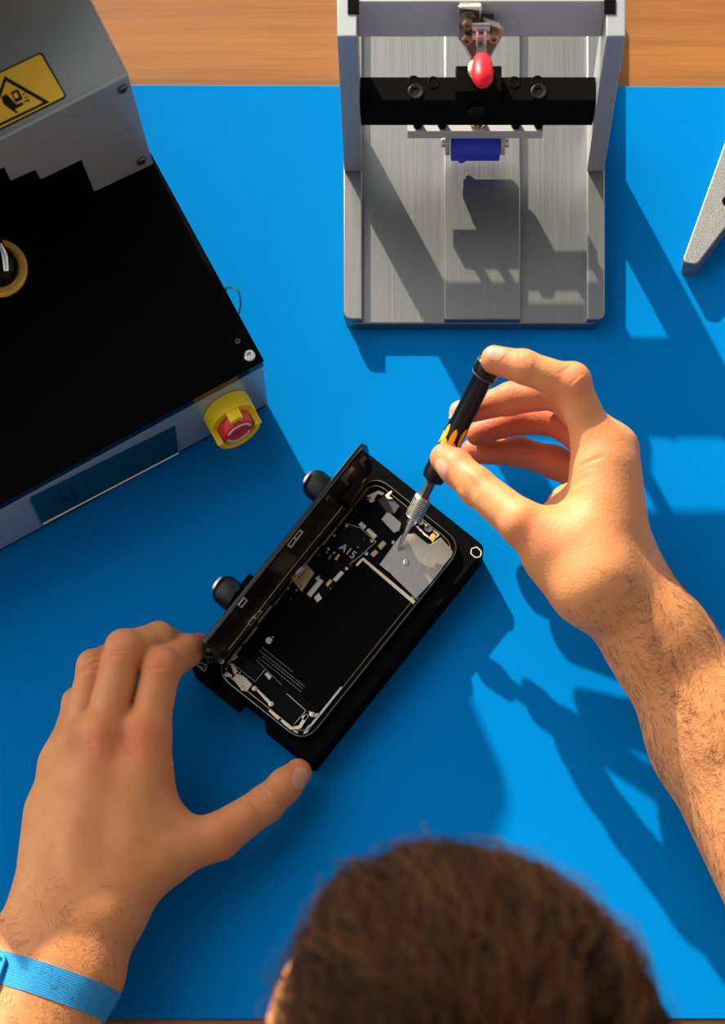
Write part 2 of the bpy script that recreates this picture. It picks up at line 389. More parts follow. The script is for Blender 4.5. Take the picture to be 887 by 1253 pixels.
ring_seg(es, math.radians(74), math.radians(106), .0100, .0165, RO+.0006, RI-.001, 8)
ring_seg(es, math.radians(178), math.radians(362), .0100, .0185, RO+.0004, RI, 40)
gd = es.build('stop_guard', 'yellow_plastic', mach, bevel=.0006)
bt = MB().lathe(ec, NF, [(.0095, .0075), (.0108, .0085), (.0112, .0106), (.0155, .0106), (.0172, .0098), (.0176, .0086), (.0176, .0002)], 40).build('stop_button', 'red_plastic', mach)
ar = MB()
for a0, a1 in ((25, 150), (205, 330)):
    p = [ec+NF*.0178+(ex*math.cos(math.radians(t))+ez*math.sin(math.radians(t)))*.0080 for t in np.linspace(a0, a1, 14)]
    ar.tube(p, .0006, 6)
    t = math.radians(a0); d = ex*math.cos(t)+ez*math.sin(t); tg = ex*math.sin(t)-ez*math.cos(t); e = ec+NF*.0177
    ar.slab([e+d*.0065, e+d*.0095, e+d*.0080+tg*.0028], NF*.0003)
ar.build('turn_arrows', 'white_ink', bt)
# green wire loop at the side
w = [P(276, 356, .050), P(277, 352, .058), P(284, 351.5, .066), P(291, 355, .066), P(294, 363, .060), P(294.5, 373, .052), P(292.5, 383, .046), P(284, 388, .04)]
MB().tube(w, .0007, 8).build('wire_loop', 'green_wire', mach)

# ------------------------------------------------------------------ battery press fixture, top centre
press = thing('press_fixture', 'brushed aluminium press frame with black crossbar and red clamp handle', 'press', P(580, 300, 0))
ZR, ZC = .0130, .0080
xl0, xl1 = P(420, 390, ZR).x, P(443, 390, ZR).x
xc0, xc1 = P(543.5, 390, ZR).x, P(636.5, 390, ZR).x
xr0, xr1 = P(718, 390, ZR).x, P(740, 390, ZR).x
yf = P(580, 390.5, ZR).y; yb = P(580, -20, 0).y
yp = P(430, 210, ZR).y                              # front of the posts
bs = MB()
R = .009
bs.prism(round_poly([(xl0, yb), (xl0, yf), (xr1, yf), (xr1, yb)], [0, R, R, 0]), 0, ZC)
bs.prism(round_poly([(xl0, yb), (xl0, yf), (xl1, yf), (xl1, yb)], [0, R, 0, 0]), ZC-.0002, ZR)
bs.prism([(xc0, yb), (xc0, yf), (xc1, yf), (xc1, yb)], ZC-.0002, ZR)
bs.prism(round_poly([(xr0, yb), (xr0, yf), (xr1, yf), (xr1, yb)], [0, 0, R, 0]), ZC-.0002, ZR)
bs.build('base', 'aluminium_y', press, bevel=.0007)
ZP = H-(H-ZR)*(1720-210)/(1720-44.5)                # height of the posts
xo0, xo1 = xl0+.0006, xr1-.0004
yk = yp+.030
for x0, x1 in ((xo0, xl1), (xr0, xo1)):
    q = MB().prism([(x0, yp), (x1, yp), (x1, yk), (x0, yk)], ZR, ZP)
    q.build('side_post', 'aluminium_z', press, bevel=.0006)
yc = P(0, 2, ZP).y                                  # front of the crossbeam
zc0 = H-(H-ZP)*(1720-2)/(1720-44)
zc0 = ZP-.030
MB().prism([(xl1, yc), (xr0, yc), (xr0, yc+.010), (xl1, yc+.010)], zc0, ZP).build('crossbeam', 'aluminium_x', press, bevel=.0006)
for sx, x in ((-1, xl1), (1, xr0)):                 # slot keys in the post tops
    c = Vector((x-sx*-.0005+sx*.0015, yc-.003, ZP+.0001)); MB().box(c, Vector((.0032, 0, 0)), Vector((0, .004, 0)), Vector((0, 0, .0006))).build('slot_key', 'black_anodised', press)
# black sliding bar
ZT1, ZT0 = .077, .0535
ybf = P(580, 123.5, ZT1).y; ybb = P(580, 94, ZT1).y
MB().prism([(xl1+.0003, ybf), (xr0-.0003, ybf), (xr0-.0003, ybb), (xl1+.0003, ybb)], ZT0, ZT1).build('slide_bar', 'black_anodised', press, bevel=.0005)
bx0, bx1 = P(557, 112, .078).x, P(613, 112, .078).x
MB().prism([(bx0, ybf-.0004), (bx1, ybf-.0004), (bx1, ybb+.0008), (bx0, ybb+.0008)], ZT0+.003, .086).build('bar_block', 'black_anodised', press, bevel=.0005)
for px, py in ((508.5, 113), (659, 113)):
    c = P(px, py, ZT1); MB().lathe(c-UP*.0005, UP, [(0, .0046), (.0012, .0046), (.0016, .0040), (.0014, .0024), (.0008, .0022), (.0008, .0001)], 24).build('socket_screw', 'driver_black', press)
for px, py in ((506, 100), (657.5, 100), (530, 101), (629, 101)):
    c = P(px, py, ZT1); MB().lathe(c-UP*.0003, UP, [(0, .0036), (.0006, .0036), (.0007, .0030), (.0002, .0026), (.0002, .0001)], 20).build('bar_plug', 'black_gloss', press)
c = P(583, 128, .066)
MB().lathe(Vector((P(583, 131, .068).x, ybf-.0004, .069)), Vector((0, -1, 0)), [(0, .0052), (.0010, .0052), (.0016, .0046), (.0016, .0001)], 24).build('front_button', 'black_gloss', press)
# pressure plate, guide pins, roller
zpl0, zpl1 = .0375, .0445
ypf = P(580, 161, zpl1).y
px0, px1 = P(498.5, 161, zpl1).x, P(664.5, 161, zpl1).x
MB().prism([(px0, ypf), (px1, ypf), (px1, ypf+.011), (px0, ypf+.011)], zpl0, zpl1).build('pressure_plate', 'aluminium_x', press, bevel=.0004)
for px in (511, 541, 631, 659):
    c = P(px, 158.5, zpl1); MB().cyl(Vector((c.x, ypf+.004, zpl1-.0005)), Vector((c.x, ypf+.006, ZT0+.0005)), .0028).build('guide_pin', 'black_anodised', press)
c = P(585, 157, zpl1); cc = Vector((c.x, ypf+.0045, zpl1))
sp = [cc+Vector((.0042*math.cos(t), .0042*math.sin(t), t/ (2*math.pi)*.0012-.0003)) for t in np.linspace(0, 2*math.pi*2.2, 44)]
MB().tube(sp, .0006, 6).build('spring', 'gold', press)
MB().cyl(cc-UP*.0005, cc+UP*.0030, .0024).build('spindle', 'nickel', press)
rx0, rx1 = P(551.5, 180, .027).x, P(611.5, 180, .027).x
ryc = P(580, 180.5, .026).y
RR = .0076
rc = .0270
ear = MB()
for x0, x1, nm in ((P(544.5, 175, .03).x, P(550.5, 175, .03).x, 'l'), (P(612.5, 175, .03).x, P(618, 175, .03).x, 'r')):
    q = MB().slab(round_poly3([Vector((x0, ryc-.005, zpl0)), Vector((x0, ryc+.006, zpl0)), Vector((x0, ryc+.006, rc-.004)), Vector((x0, ryc-.005, rc-.004))]) if False else [Vector((x0, ryc-.0045, zpl0)), Vector((x0, ryc+.006, zpl0)), Vector((x0, ryc+.006, rc-.0015)), Vector((x0, ryc+.003, rc-.0045)), Vector((x0, ryc-.002, rc-.0045)), Vector((x0, ryc-.0045, rc-.0015))], Vector((x1-x0, 0, 0)))
    q.build('roller_ear', 'aluminium_x', press, bevel=.0003)
    s_ = -1 if nm == 'l' else 1; xx = x0 if nm == 'l' else x1
    MB().lathe(Vector((xx, ryc, rc+.004)), Vector((s_, 0, 0)), [(0, .0026), (.0018, .0026), (.0022, .0021), (.0022, .0001)], 18).build('axle_bolt', 'nickel', press)
MB().lathe(Vector((rx0, ryc, rc)), Vector((1, 0, 0)), [(0, RR-.0006), (.0006, RR), (rx1-rx0-.0006, RR), (rx1-rx0, RR-.0006)], 40).build('roller', 'blue_rubber', press)
p = P(564, 195.5, .019)
MB().tube([Vector((p.x-.002, ryc, rc-RR+.001)), Vector((p.x-.0005, p.y+.002, .0205)), Vector((p.x+.001, p.y, .019)), Vector((p.x+.0016, p.y-.0012, .0182))], [.0028, .003, .003, .0016], 12).build('roller_catch', 'blue_rubber', press)
# toggle clamp on the crossbeam
NY = Vector((0, -1, 0)); cpn = Vector((0, -1, .42)).normalized()
cp0 = Vector((P(588, 40, ZP).x, yc-.002, ZP-.004))
def CPl(px, py, l=0.): return on_plane(px, py, cp0+cpn*l, cpn)
br = MB().slab([CPl(*q) for q in ((561, 5), (564, 3), (588, 3.5), (590, 12), (587, 20), (585, 48), (583, 72), (576, 71), (561.5, 43))], cpn*.002).build('clamp_bracket', 'dark_chrome', press, bevel=.0006)
MB().slab([CPl(*q) for q in ((561, 6), (563.5, 3), (588.5, 3.5), (590, 9))], cpn*.0032).build('bracket_lip', 'cream_plate', br, bevel=.0005)
br2 = MB().slab([CPl(*q) for q in ((592, 21), (612, 28), (614, 31), (614, 43), (600.5, 68), (594, 70), (592, 45))], cpn*.002).build('clamp_bracket', 'dark_chrome', press, bevel=.0006)
MB().slab([CPl(*q) for q in ((592, 21), (612, 27.5), (614, 32), (592, 24.5))], cpn*.0032).build('bracket_lip', 'cream_plate', br2, bevel=.0005)
for bb, oq in ((br, ((561, 7), (561.5, 43), (576, 71))), (br, ((588, 6), (587, 20), (585, 48))), (br2, ((614, 31), (614, 43), (600.5, 68))), (br2, ((592, 22), (592, 45)))):
    MB().tube([CPl(*q, .002) for q in oq], .0005, 6).build('bracket_edge', 'nickel', bb)
for px, py, bb in ((572, 23, br), (571, 42, br), (604, 40, br2)):
    c = CPl(px, py, .002)
    MB().lathe(c, cpn, [(0, .0048), (.0010, .0048), (.0011, .0040), (.0022, .0040), (.0022, .0036)], 24).build('washer', 'bronze', bb)
    MB().lathe(c+cpn*.0022, cpn, [(0, .0036), (.0030, .0034), (.0036, .0026), (.0036, .0015), (.0022, .0014), (.0022, .0001)], 6).build('bolt', 'bronze', bb)
lv = MB()
l0 = CPl(588.5, 26, .004); l1 = CPl(588.5, 52, .008)
for dx in (-.0022, .0022):
    q = Vector((dx, 0, 0)); lv.box((l0+l1)/2+q, Vector((.0008, 0, 0)), (l1-l0)/2, cpn*.004)
lvo = lv.build('clamp_link', 'chrome', press, bevel=.0005)
for py in (33, 44):
    c = CPl(588.5, py, .008); MB().cyl(c-Vector((.0050, 0, 0)), c+Vector((.0050, 0, 0)), .0022).build('pivot_pin', 'chrome', lvo)
h0 = CPl(588.5, 48, .008); h1 = P(590, 76, .150); h2 = P(590.5, 104, .156)
w0, w1 = Vector((.0022, 0, 0)), Vector((.0034, 0, 0)); dn = (h1-h0).cross(Vector((1, 0, 0))).normalized()*.0012
MB().loft([[h0-w0-dn, h0+w0-dn, h0+w0+dn, h0-w0+dn], [h1-w1-dn, h1+w1-dn, h1+w1+dn, h1-w1+dn]]).build('clamp_lever', 'chrome', press, bevel=.0003)
ha = (h2-h1).normalized(); L = (h2-h1).length; h1b = h1-ha*.002; L += .0025
hx = Vector((1, 0, 0)); hy = ha.cross(hx).normalized(); rings = []
for t, rx in ((0, .0048), (.02, .0051), (.3, .0059), (.55, .0061), (.75, .0056), (.88, .0043), (.96, .0025), (1, .0006)):
    rings.append([h1b+ha*(L*t)+hx*rx*math.cos(2*math.pi*j/28)+hy*rx*.8*math.sin(2*math.pi*j/28) for j in range(28)])
MB().loft(rings).build('clamp_handle', 'red_vinyl', press, smooth=60)
# plunger of the clamp, down to the block
pc = Vector((P(588, 60, .1).x, (ybf+ybb)/2+.004, .086))
MB().cyl(pc, Vector((pc.x, pc.y+.001, ZP-.012)), .0042).build('clamp_plunger', 'steel', press)
MB().lathe(pc-UP*.0004, UP, [(0, .007), (.003, .007), (.0035, .006), (.0035, .0001)], 24).build('plunger_foot', 'bronze', press)
MB().box(Vector((pc.x, (pc.y+yc)/2, ZP-.016)), Vector((.0065, 0, 0)), Vector((0, abs(yc-pc.y)/2+.001, 0)), Vector((0, 0, .006))).build('plunger_guide', 'dark_chrome', press, bevel=.0006)

# ------------------------------------------------------------------ cast arm at the right edge
ZA = .014
arm = thing('metal_bracket', 'tapered cast aluminium arm with a hole, at the right edge of the mat', 'bracket', P(870, 260, 0))
ap = [(887+40, 62), (836, 316), (837.5, 321), (850, 323.5), (855, 321), (930, 222), (1000, 150), (1000, 40)]
# outline at the top face, with a hole
outer = [Vector((p.x, p.y)) for p in [P(x, y, ZA) for x, y in ap]]
outer = round_poly(outer, .003, 5)
ab = MB().prism(outer, 0, ZA).build('arm_plate', 'cast_aluminium', arm, bevel=.0013, seg=3)
hc = P(889.5, 246, ZA)
MB().lathe(hc-UP*.0003, UP, [(0, .0031), (.0006, .0031), (.0009, .0027), (.0004, .0022), (.0004, .0001)], 28).build('bolt_hole', 'black_gloss', arm)

# ------------------------------------------------------------------ phone tray and phone
U = Vector((-.625, .7806)); V = Vector((.7806, .625))   # in pixels: along the phone (down-left), across (down-right)
def ab2(a, b): p = V*a+U*b; return (p.x, p.y)
ZTR = .018
tray = thing('phone_holder', 'black holder tray with two knobs gripping the opened phone', 'holder', P(430, 740, 0))
out = [ab2(*q) for q in ((884, 151), (884, 490), (806, 490), (806, 479), (765, 479), (765, 491), (692, 491), (692, 151))]
out = round_poly(out, [12, 5, 2, 2, 2, 2, 4, 8])
floor_z = .0105
tb = MB().prism([P(p.x, p.y, ZTR) for p in out], 0, ZTR)
tb.build('tray', 'black_tray', tray, bevel=.0008)
# raised marks
sq = MB()
for pp, w_ in (([(577, 671.5), (583.5, 669.5), (589, 675), (588, 681), (581.5, 682.5), (576, 677.5)], .9),):
    pp = round_poly(pp, 1.5); sq.tube([P(p.x, p.y, ZTR+.0001) for p in pp]+[P(pp[0].x, pp[0].y, ZTR+.0001)], .00035, 6)
sq.build('square_mark', 'white_ink', tray)
tr = MB(); q = [(240.5, 813), (245, 811), (252.5, 813.5), (252, 819), (249.5, 821.5)]
tr.tube([P(x, y, ZTR+.0001) for x, y in q+q[:2]], .0003, 6); tr.tube([P(x, y, ZTR+.0001) for x, y in ((244, 814.5), (249, 818), (250.5, 815))], .0002, 6)
tr.build('triangle_mark', 'white_ink', tray)
# knobs on the far side
vdir = (P(*ab2(100, 0), 0)-P(0, 0, 0)).normalized()      # across the phone in the world
udir = (P(*ab2(0, 100), 0)-P(0, 0, 0)).normalized()
for (kx, ky, zz, R_, l0, l1) in ((400, 604, .030, .0088, -.001, .0135), (291, 735, .030, .0092, -.001, .0145)):
    c = P(kx, ky, zz)
    kn = MB().lathe(c, -vdir, [(l0, R_*.80), (.001, R_), (l1-.004, R_), (l1-.001, R_*.86), (l1, R_*.7)], 36).build('knob', 'driver_black', tray)
    MB().lathe(c-vdir*(l1-.0002), -vdir, [(0, R_*.62), (.0020, R_*.60), (.0032, R_*.45), (.0036, .0001)], 24).build('knob_cap', 'steel', kn)
    pk = MB(); pk.box(c+vdir*.001-UP*(zz-.012), vdir*.004, udir*.007, UP*.012); pk.build('knob_post', 'black_tray', tray, bevel=.0006)
pk = MB(); cc_ = P(304, 718, .030); pk.box(cc_, vdir*.0025, udir*.005, UP*.008); pk.build('clip', 'black_tray', tray, bevel=.0006)

phone = thing('phone', 'opened black phone with battery and circuits exposed, lying in the holder', 'phone', P(430, 740, ZTR))
Z0, ZI, ZRM = ZTR, .0195, .0215
oo = round_poly([ab2(*q) for q in ((861, 165), (861, 479), (716, 479), (716, 165))], 27, 10)
ii = round_poly([ab2(*q) for q in ((857, 169), (857, 475), (720, 475), (720, 169))], 24, 10)
n = len(oo); O = [P(p.x, p.y, ZRM) for p in oo]; I = [P(p.x, p.y, ZRM) for p in ii]
fr = MB(); vs = []; fs = []
for i in range(n):
    vs += [Vector((O[i].x, O[i].y, Z0+.0001)), O[i], I[i], Vector((I[i].x, I[i].y, Z0+.0001))]
for i in range(n):
    k = (i+1) % n
    for j in range(4): fs.append([i*4+j, i*4+(j+1) % 4, k*4+(j+1) % 4, k*4+j][::-1])
fr.add(vs, fs); fr.build('frame', 'black_gloss', phone)
bk = MB().prism([Vector((p.x, p.y, 0)) for p in I], Z0+.0001, ZI); bk.build('inner_shell', 'black_board', phone)
# thin bright lip lines along the frame
lip = MB(); n_ = len(oo)
l1 = [P(p.x, p.y, ZRM+.0001) for p in round_poly([ab2(*q) for q in ((859.5, 166.5), (859.5, 477.5), (718, 477.5), (718, 166.5))], 26, 10)]
lip.tube(l1+[l1[0]], .00022, 5)
lip.build('frame_lip', 'steel', phone)
gas = MB(); l2 = [P(p.x, p.y, ZRM-.0004) for p in round_poly([ab2(*q) for q in ((853, 173), (853, 471), (724, 471), (724, 173))], 20, 10)]
gas.tube(l2+[l2[0]], .0003, 5); gas.build('gasket', 'gold', phone)

def plate(name, mat, pts, z0=ZI, h=.0008, bev=.00015, parent=None):
    return MB().prism([P(x, y, z0+h) for x, y in pts], z0, z0+h).build(name, mat, parent or phone, bevel=bev)
battery = plate('battery', 'battery_black', [(440, 687), (507, 738.5), (391, 868), (304, 794), (350, 720), (385, 747)], h=.0014)
board = plate('logic_board', 'black_board', [(436, 640), (472, 668), (441, 684), (386, 743), (352, 716), (371, 690), (384, 672), (404, 640), (420, 622)], h=.0010)
plate('chip_shield', 'black_gloss', [(441, 646), (460, 663), (440, 681), (410, 668), (413, 655), (425, 641)], ZI+.001, .0007, parent=board)
bl = MB(); q = [(425, 641), (441, 646), (460, 663), (440, 681), (427, 691)]
bl.tube([P(x, y, ZI+.0018) for x, y in q], .00018, 5); bl.build('shield_edge', 'cream_plate', board)
ang = math.atan2(vdir.y, vdir.x)
text_mesh('chip_marking', 'A15', .0068, 'white_ink', board, Matrix.Translation(P(425.5, 674.5, ZI+.00185)) @ Matrix.Rotation(ang+.03, 4, 'Z'))
# battery bracket strip
plate('battery_strip', 'cream_plate', [(441.5, 683.5), (444.5, 682), (508.5, 735.5), (506, 739.5)], ZI+.0002, .0017)
plate('battery_strip_end', 'cream_plate', [(441.5, 683.5), (444, 685.5), (437, 693), (435, 691)], ZI+.0002, .0017)
# big silver shield
shield = plate('shield_plate', 'shield_steel', [(464, 690.8), (484.9, 661.4), (491, 654.3), (507, 652.3), (523.4, 665.5), (527.5, 665.5), (539.7, 657.4), (556, 676.6), (541.7, 693.9), (539.7, 700), (509, 732.4), (480.9, 705), (478.8, 702)], ZI+.0008, .0012, .0003)
def screw(px, py, r=2.2, z=ZI+.0012, mat='nickel', parent=None):
    rr = r*S
    return MB().lathe(P(px, py, z), UP, [(0, rr), (.0005, rr), (.0007, rr*.8), (.0007, rr*.45), (.0003, rr*.4), (.0003, .00001)], 14).build('screw', mat, parent or phone)
screw(497, 688, 3.8, ZI+.0020, parent=shield); screw(469, 692, 2.4, ZI+.0018, parent=shield)
for x, y in ((424, 643), (448.4, 678), (481, 664), (424, 696), (512, 734), (388, 708), (405, 640), (389, 732), (455, 662)): screw(x, y)
# camera block and brackets
cam = plate('camera_module', 'grey_rubber', [(462, 612), (473, 604), (489, 619), (483, 628), (474, 628)], h=.0018)
plate('camera_plate', 'shield_steel', [(465.6, 635), (474.8, 625), (491, 640), (489, 649), (482, 652)], h=.0018, bev=.0004)
plate('camera_bracket', 'cream_plate', [(448, 607), (463, 600), (470, 603), (468, 606), (462, 604), (455, 615), (451, 613), (454, 608)], ZI+.0012, .0007)
plate('camera_bracket', 'cream_plate', [(471, 606), (479, 600), (480, 602), (476, 607), (481, 610), (476, 611), (473, 610)], ZI+.0018, .0006)
sensor = plate('front_camera', 'cream_plate', [(506, 641), (513, 634), (538, 654), (530, 663), (524, 658), (519, 655)], h=.0011)
plate('front_camera_face', 'black_gloss', [(508, 641), (513, 636), (535, 654), (529.5, 660), (521, 653)], ZI+.0011, .0003, parent=sensor)
for x, y, r in ((515.3, 639.5, 3.6), (524.5, 647.2, 4.6)):
    MB().lathe(P(x, y, ZI+.0014), UP, [(0, r*S), (.0005, r*S), (.0006, r*S*.8), (.0003, r*S*.55), (.0003, .00001)], 20).build('lens_ring', 'grey_rubber', sensor)
plate('flex_tab', 'copper', [(526, 656), (530, 652), (534, 656), (529, 664)], ZI+.0013, .0005)
for pts in ([(438.3, 641), (442.3, 638), (448.4, 644), (444.3, 648)], [(447.4, 649), (451.4, 646), (461.6, 655.3), (457.5, 659.4)]):
    plate('connector', 'cream_plate', pts, ZI+.001, .0012)
for pts in ([(453, 678), (459, 672), (463, 676), (457, 682)], [(462, 668), (468, 661), (473, 665), (466, 673)]):
    plate('connector', 'gold', pts, ZI+.001, .0007)
sim = plate('card_slot', 'gold', [(355, 706), (373, 688), (384.6, 701), (369, 724)], h=.0016)
plate('slot_sticker', 'white_ink', [(361, 700), (369, 693), (372, 696), (364, 704)], ZI+.0016, .0002, parent=sim)
for x, y in ((366, 706), (369, 703), (372, 700)): plate('slot_contact', 'black_gloss', [(x-1, y), (x, y-1), (x+1.2, y), (x, y+1.2)], ZI+.0016, .0003, parent=sim)
for pts, mt_ in (([(375, 727), (391, 707), (396, 711), (380, 731)], 'nickel'), ([(384, 731), (390, 725), (394, 732), (388, 737)], 'cream_plate'), ([(407, 709), (417, 698), (421, 701), (411, 712)], 'cream_plate'),
                 ([(398, 715), (404, 708), (407, 711), (401, 718)], 'gold'), ([(409, 684), (414, 677), (416, 679), (412, 686)], 'gold')):
    plate('connector', mt_, pts, ZI+.001, .0010)
# charging end of the phone
def W(pts): return [(230+x/4.435, 740+y/4.435) for x, y in pts]
plate('speaker_box', 'black_gloss', W([(245, 300), (300, 265), (415, 355), (365, 420)]), h=.0016)
bl = MB(); bl.tube([P(x, y, ZI+.0017) for x, y in W([(240, 318), (365, 418), (415, 355)])], .0002, 5); bl.tube([P(x, y, ZI+.0017) for x, y in W([(370, 300), (510, 437)])], .00012, 5); bl.build('speaker_edge', 'nickel', phone)
plate('vibration_motor', 'black_gloss', W([(540, 482), (640, 575), (570, 655), (470, 560)]), h=.0016)
bl = MB(); bl.tube([P(x, y, ZI+.0017) for x, y in W([(535, 482), (640, 575), (575, 650)])], .00025, 5); bl.build('motor_edge', 'cream_plate', phone)
for pts, mt_ in (([(240, 400), (262, 372), (300, 385), (348, 432), (315, 472), (285, 455)], 'cream_plate'), ([(200, 378), (215, 368), (240, 380), (232, 395)], 'cream_plate'),
                 ([(230, 322), (240, 318), (270, 360), (250, 378)], 'cream_plate'), ([(368, 462), (378, 455), (452, 528), (440, 542)], 'cream_plate'),
                 ([(436, 575), (450, 566), (500, 612), (488, 628)], 'cream_plate'), ([(500, 630), (512, 620), (560, 662), (600, 655), (640, 590), (655, 600), (612, 672), (556, 680)], 'cream_plate'),
                 ([(415, 375), (430, 365), (455, 390), (440, 408)], 'nickel'), ([(615, 610), (640, 590), (655, 605), (632, 632)], 'white_ink'), ([(568, 690), (580, 678), (600, 690), (590, 708)], 'nickel'),
                 ([(655, 575), (690, 590), (715, 588), (690, 612), (660, 600)], 'nickel'), ([(230, 285), (255, 262), (270, 280), (245, 305)], 'gold'), ([(628, 690), (655, 650), (662, 656), (640, 690)], 'nickel')):
    plate('connector', mt_, W(pts), ZI+.0008, .0009)
for x, y in W([(360, 455), (452, 540), (675, 597), (210, 378), (300, 455), (160, 292), (182, 308)]): screw(x, y, 3.2, ZI+.0016, 'nickel')
# flex strip with contacts along the right and left edges
strip = MB()
for a0, b0, b1 in ((852, 395, 470), (848, 300, 400), (853, 230, 300)):
    q = [ab2(a0-1.5, b0), ab2(a0+1.5, b0), ab2(a0+1.5, b1), ab2(a0-1.5, b1)]
    strip.prism([P(x, y, ZI+.0012) for x, y in q], ZI, ZI+.0012)
strip.build('edge_strip', 'nickel', phone)
strip = MB()
for k in range(9):
    b0 = 185+k*31; a0 = 724+rng.uniform(-1.5, 1.5)
    q = [ab2(a0-1.2, b0), ab2(a0+1.2, b0), ab2(a0+1.2, b0+26), ab2(a0-1.2, b0+26)]
    strip.prism([P(x, y, ZI+.0012) for x, y in q], ZI, ZI+.0012)
strip.build('edge_strip', 'gold', phone)
# little surface parts scattered on board and edges
def chips(n, region, mats, smin=1., smax=3.2):
    i = 0
    while i < n:
        a0 = rng.uniform(region[0], region[1]); b0 = rng.uniform(region[2], region[3])
        w_, h_ = rng.uniform(smin, smax), rng.uniform(smin, smax)
        plate('chip', mats[int(rng.integers(len(mats)))], [ab2(a0-w_/2, b0-h_/2), ab2(a0+w_/2, b0-h_/2), ab2(a0+w_/2, b0+h_/2), ab2(a0-w_/2, b0+h_/2)], ZI+.0009, rng.uniform(.0004, .0009), 0)
        i += 1
chips(34, (728, 742, 190, 350), ('gold', 'black_board', 'grey_rubber', 'black_gloss', 'nickel'))
chips(16, (745, 770, 225, 350), ('black_gloss', 'grey_rubber', 'gold'))
chips(14, (842, 851, 190, 260), ('gold', 'nickel', 'black_gloss'), 1, 2.4)
chips(12, (725, 760, 455, 470), ('gold', 'nickel', 'black_gloss'), 1, 3)
chips(10, (770, 840, 176, 186), ('gold', 'nickel', 'black_gloss'), 1, 2.4)
# emblem and small print on the battery
zb = ZI+.00145
M0 = Matrix.Translation(P(329.3, 783.6, zb)) @ Matrix.Rotation(ang, 4, 'Z')
em = MB(); k_ = .0023
body = []
for i in range(48):
    t = 2*math.pi*i/48; x, y = math.cos(t), math.sin(t)
    r = 1-.10*max(0, -math.cos(t-math.pi/2+math.pi)) ; r -= .16*math.exp(-((t-math.pi/2)/.28)**2)+.10*math.exp(-((t-3*math.pi/2)/.22)**2)
    px_, py_ = r*x, r*y*1.02
    d = math.hypot(px_-1.16, py_-.12)
    if d < .46: px_ = 1.16-math.sqrt(max(0, .46**2-(py_-.12)**2))
    body.append(M0 @ Vector((px_*k_*.9, py_*k_*.95, 0)))
em.slab(body, UP*.00008)
leaf = [(0, .98), (.06, 1.25), (.22, 1.48), (.42, 1.56), (.40, 1.32), (.24, 1.08)]
em.slab([M0 @ Vector((x*k_, y*k_, 0)) for x, y in leaf], UP*.00008)
em.build('emblem', 'white_ink', battery)
pr_ = MB()
for ln, (sx_, sy_, n_w) in enumerate(((320.5, 792, 12), (317.5, 796, 19), (321, 803, 17), (316, 804.5, 18))):
    t_ = 0.
    for _ in range(n_w):
        L_ = rng.uniform(1.2, 4.2)
        p_ = Vector((sx_, sy_))+V*t_; q_ = p_+V*L_
        if t_ < 78:
            pr_.prism([P(*(p_-U*.45), zb), P(*(q_-U*.45), zb), P(*(q_+U*.45), zb), P(*(p_+U*.45), zb)], zb, zb+.00006)
        t_ += L_+1.1
pr_.build('small_print', 'grey_ink', battery)
# upright opened display
zt = .060
ht = (P(*ab2(688, 141), zt), P(*ab2(688, 462), zt))
hb = (P(*ab2(716, 164), ZRM), P(*ab2(716, 480), ZRM))
nrm = (ht[1]-ht[0]).cross(hb[0]-ht[0]).normalized()
if nrm.dot(vdir) < 0: nrm = -nrm
def FL(s_, t_, l=0.): return (hb[0]*(1-s_)+hb[1]*s_)*(1-t_)+(ht[0]*(1-s_)+ht[1]*s_)*t_+nrm*l
cs = [(0, 0), (1, 0), (1, .84), (.985, .97), (.965, 1), (.035, 1), (.015, .97), (0, .84)]
disp = MB().slab([FL(s_, t_) for s_, t_ in cs], -nrm*.0026).build('display_panel', 'glass_black', phone, bevel=.0005)
MB().slab([FL(s_, t_, .0001) for s_, t_ in ((.03, .05), (.97, .05), (.97, .93), (.03, .93))], nrm*.0003).build('display_backing', 'flap_film', disp)
MB().tube([FL(s_, .995, .0001) for s_ in (.03, .97)], .00022, 5).build('display_edge', 'grey_rubber', disp)
def flp(name, mat, pts, h=.0006): return MB().slab([FLpx(x, y, .0004) for x, y in pts], nrm*h).build(name, mat, disp)
def FLpx(px, py, l=0.): return on_plane(px, py, hb[0]+nrm*l, nrm)
for A_, B_, C_, D_, bars in (((351, 667.5), (367, 647.5), (370.5, 650), (355.5, 670), 2), ((290.5, 740), (298.5, 730.5), (302.5, 734), (295, 743.5), 1), ((302.5, 762.5), (317, 745.5), (321, 748.5), (307, 767), 2)):
    g = flp('contact_frame', 'cream_plate', [A_, B_, C_, D_])
    for k in range(bars):
        f0, f1 = (.12, .88) if bars == 1 else ((.08, .45) if k == 0 else (.55, .92))
        def mix(u_, v_): 
            x = (A_[0]*(1-u_)+B_[0]*u_)*(1-v_)+(D_[0]*(1-u_)+C_[0]*u_)*v_; y = (A_[1]*(1-u_)+B_[1]*u_)*(1-v_)+(D_[1]*(1-u_)+C_[1]*u_)*v_
            return (x, y)
        MB().slab([FLpx(*mix(u_, v_), .0010) for u_, v_ in ((f0, .28), (f1, .28), (f1, .74), (f0, .74))], nrm*.0002).build('contact_slot', 'black_gloss', g)
flp('flex_bracket', 'gold', [(417, 586), (430, 570), (433, 573), (427, 581), (423, 587), (427, 591), (424, 594)])
flp('flex_bracket', 'gold', [(440, 565), (447, 558), (449, 560), (444, 566), (446, 569), (443, 571)])
flp('flex_film', 'flap_film', [(396, 616), (408, 600), (416, 606), (403, 622)])
flp('flex_bracket', 'gold', [(398, 611), (402, 606), (408, 612), (404, 617)])
fx = MB(); fx.tube([FL(.05, .10, .0008), FL(.5, .16, .0008), FL(.9, .10, .0008)], .0004, 5); fx.build('flex_cable', 'gold', disp)
for (x, y) in ((258, 783), (263, 790), (271, 797)): 
    plate('corner_contact', 'gold', [(x-3, y), (x, y-3), (x+3, y), (x, y+3)], ZI+.001, .0015)
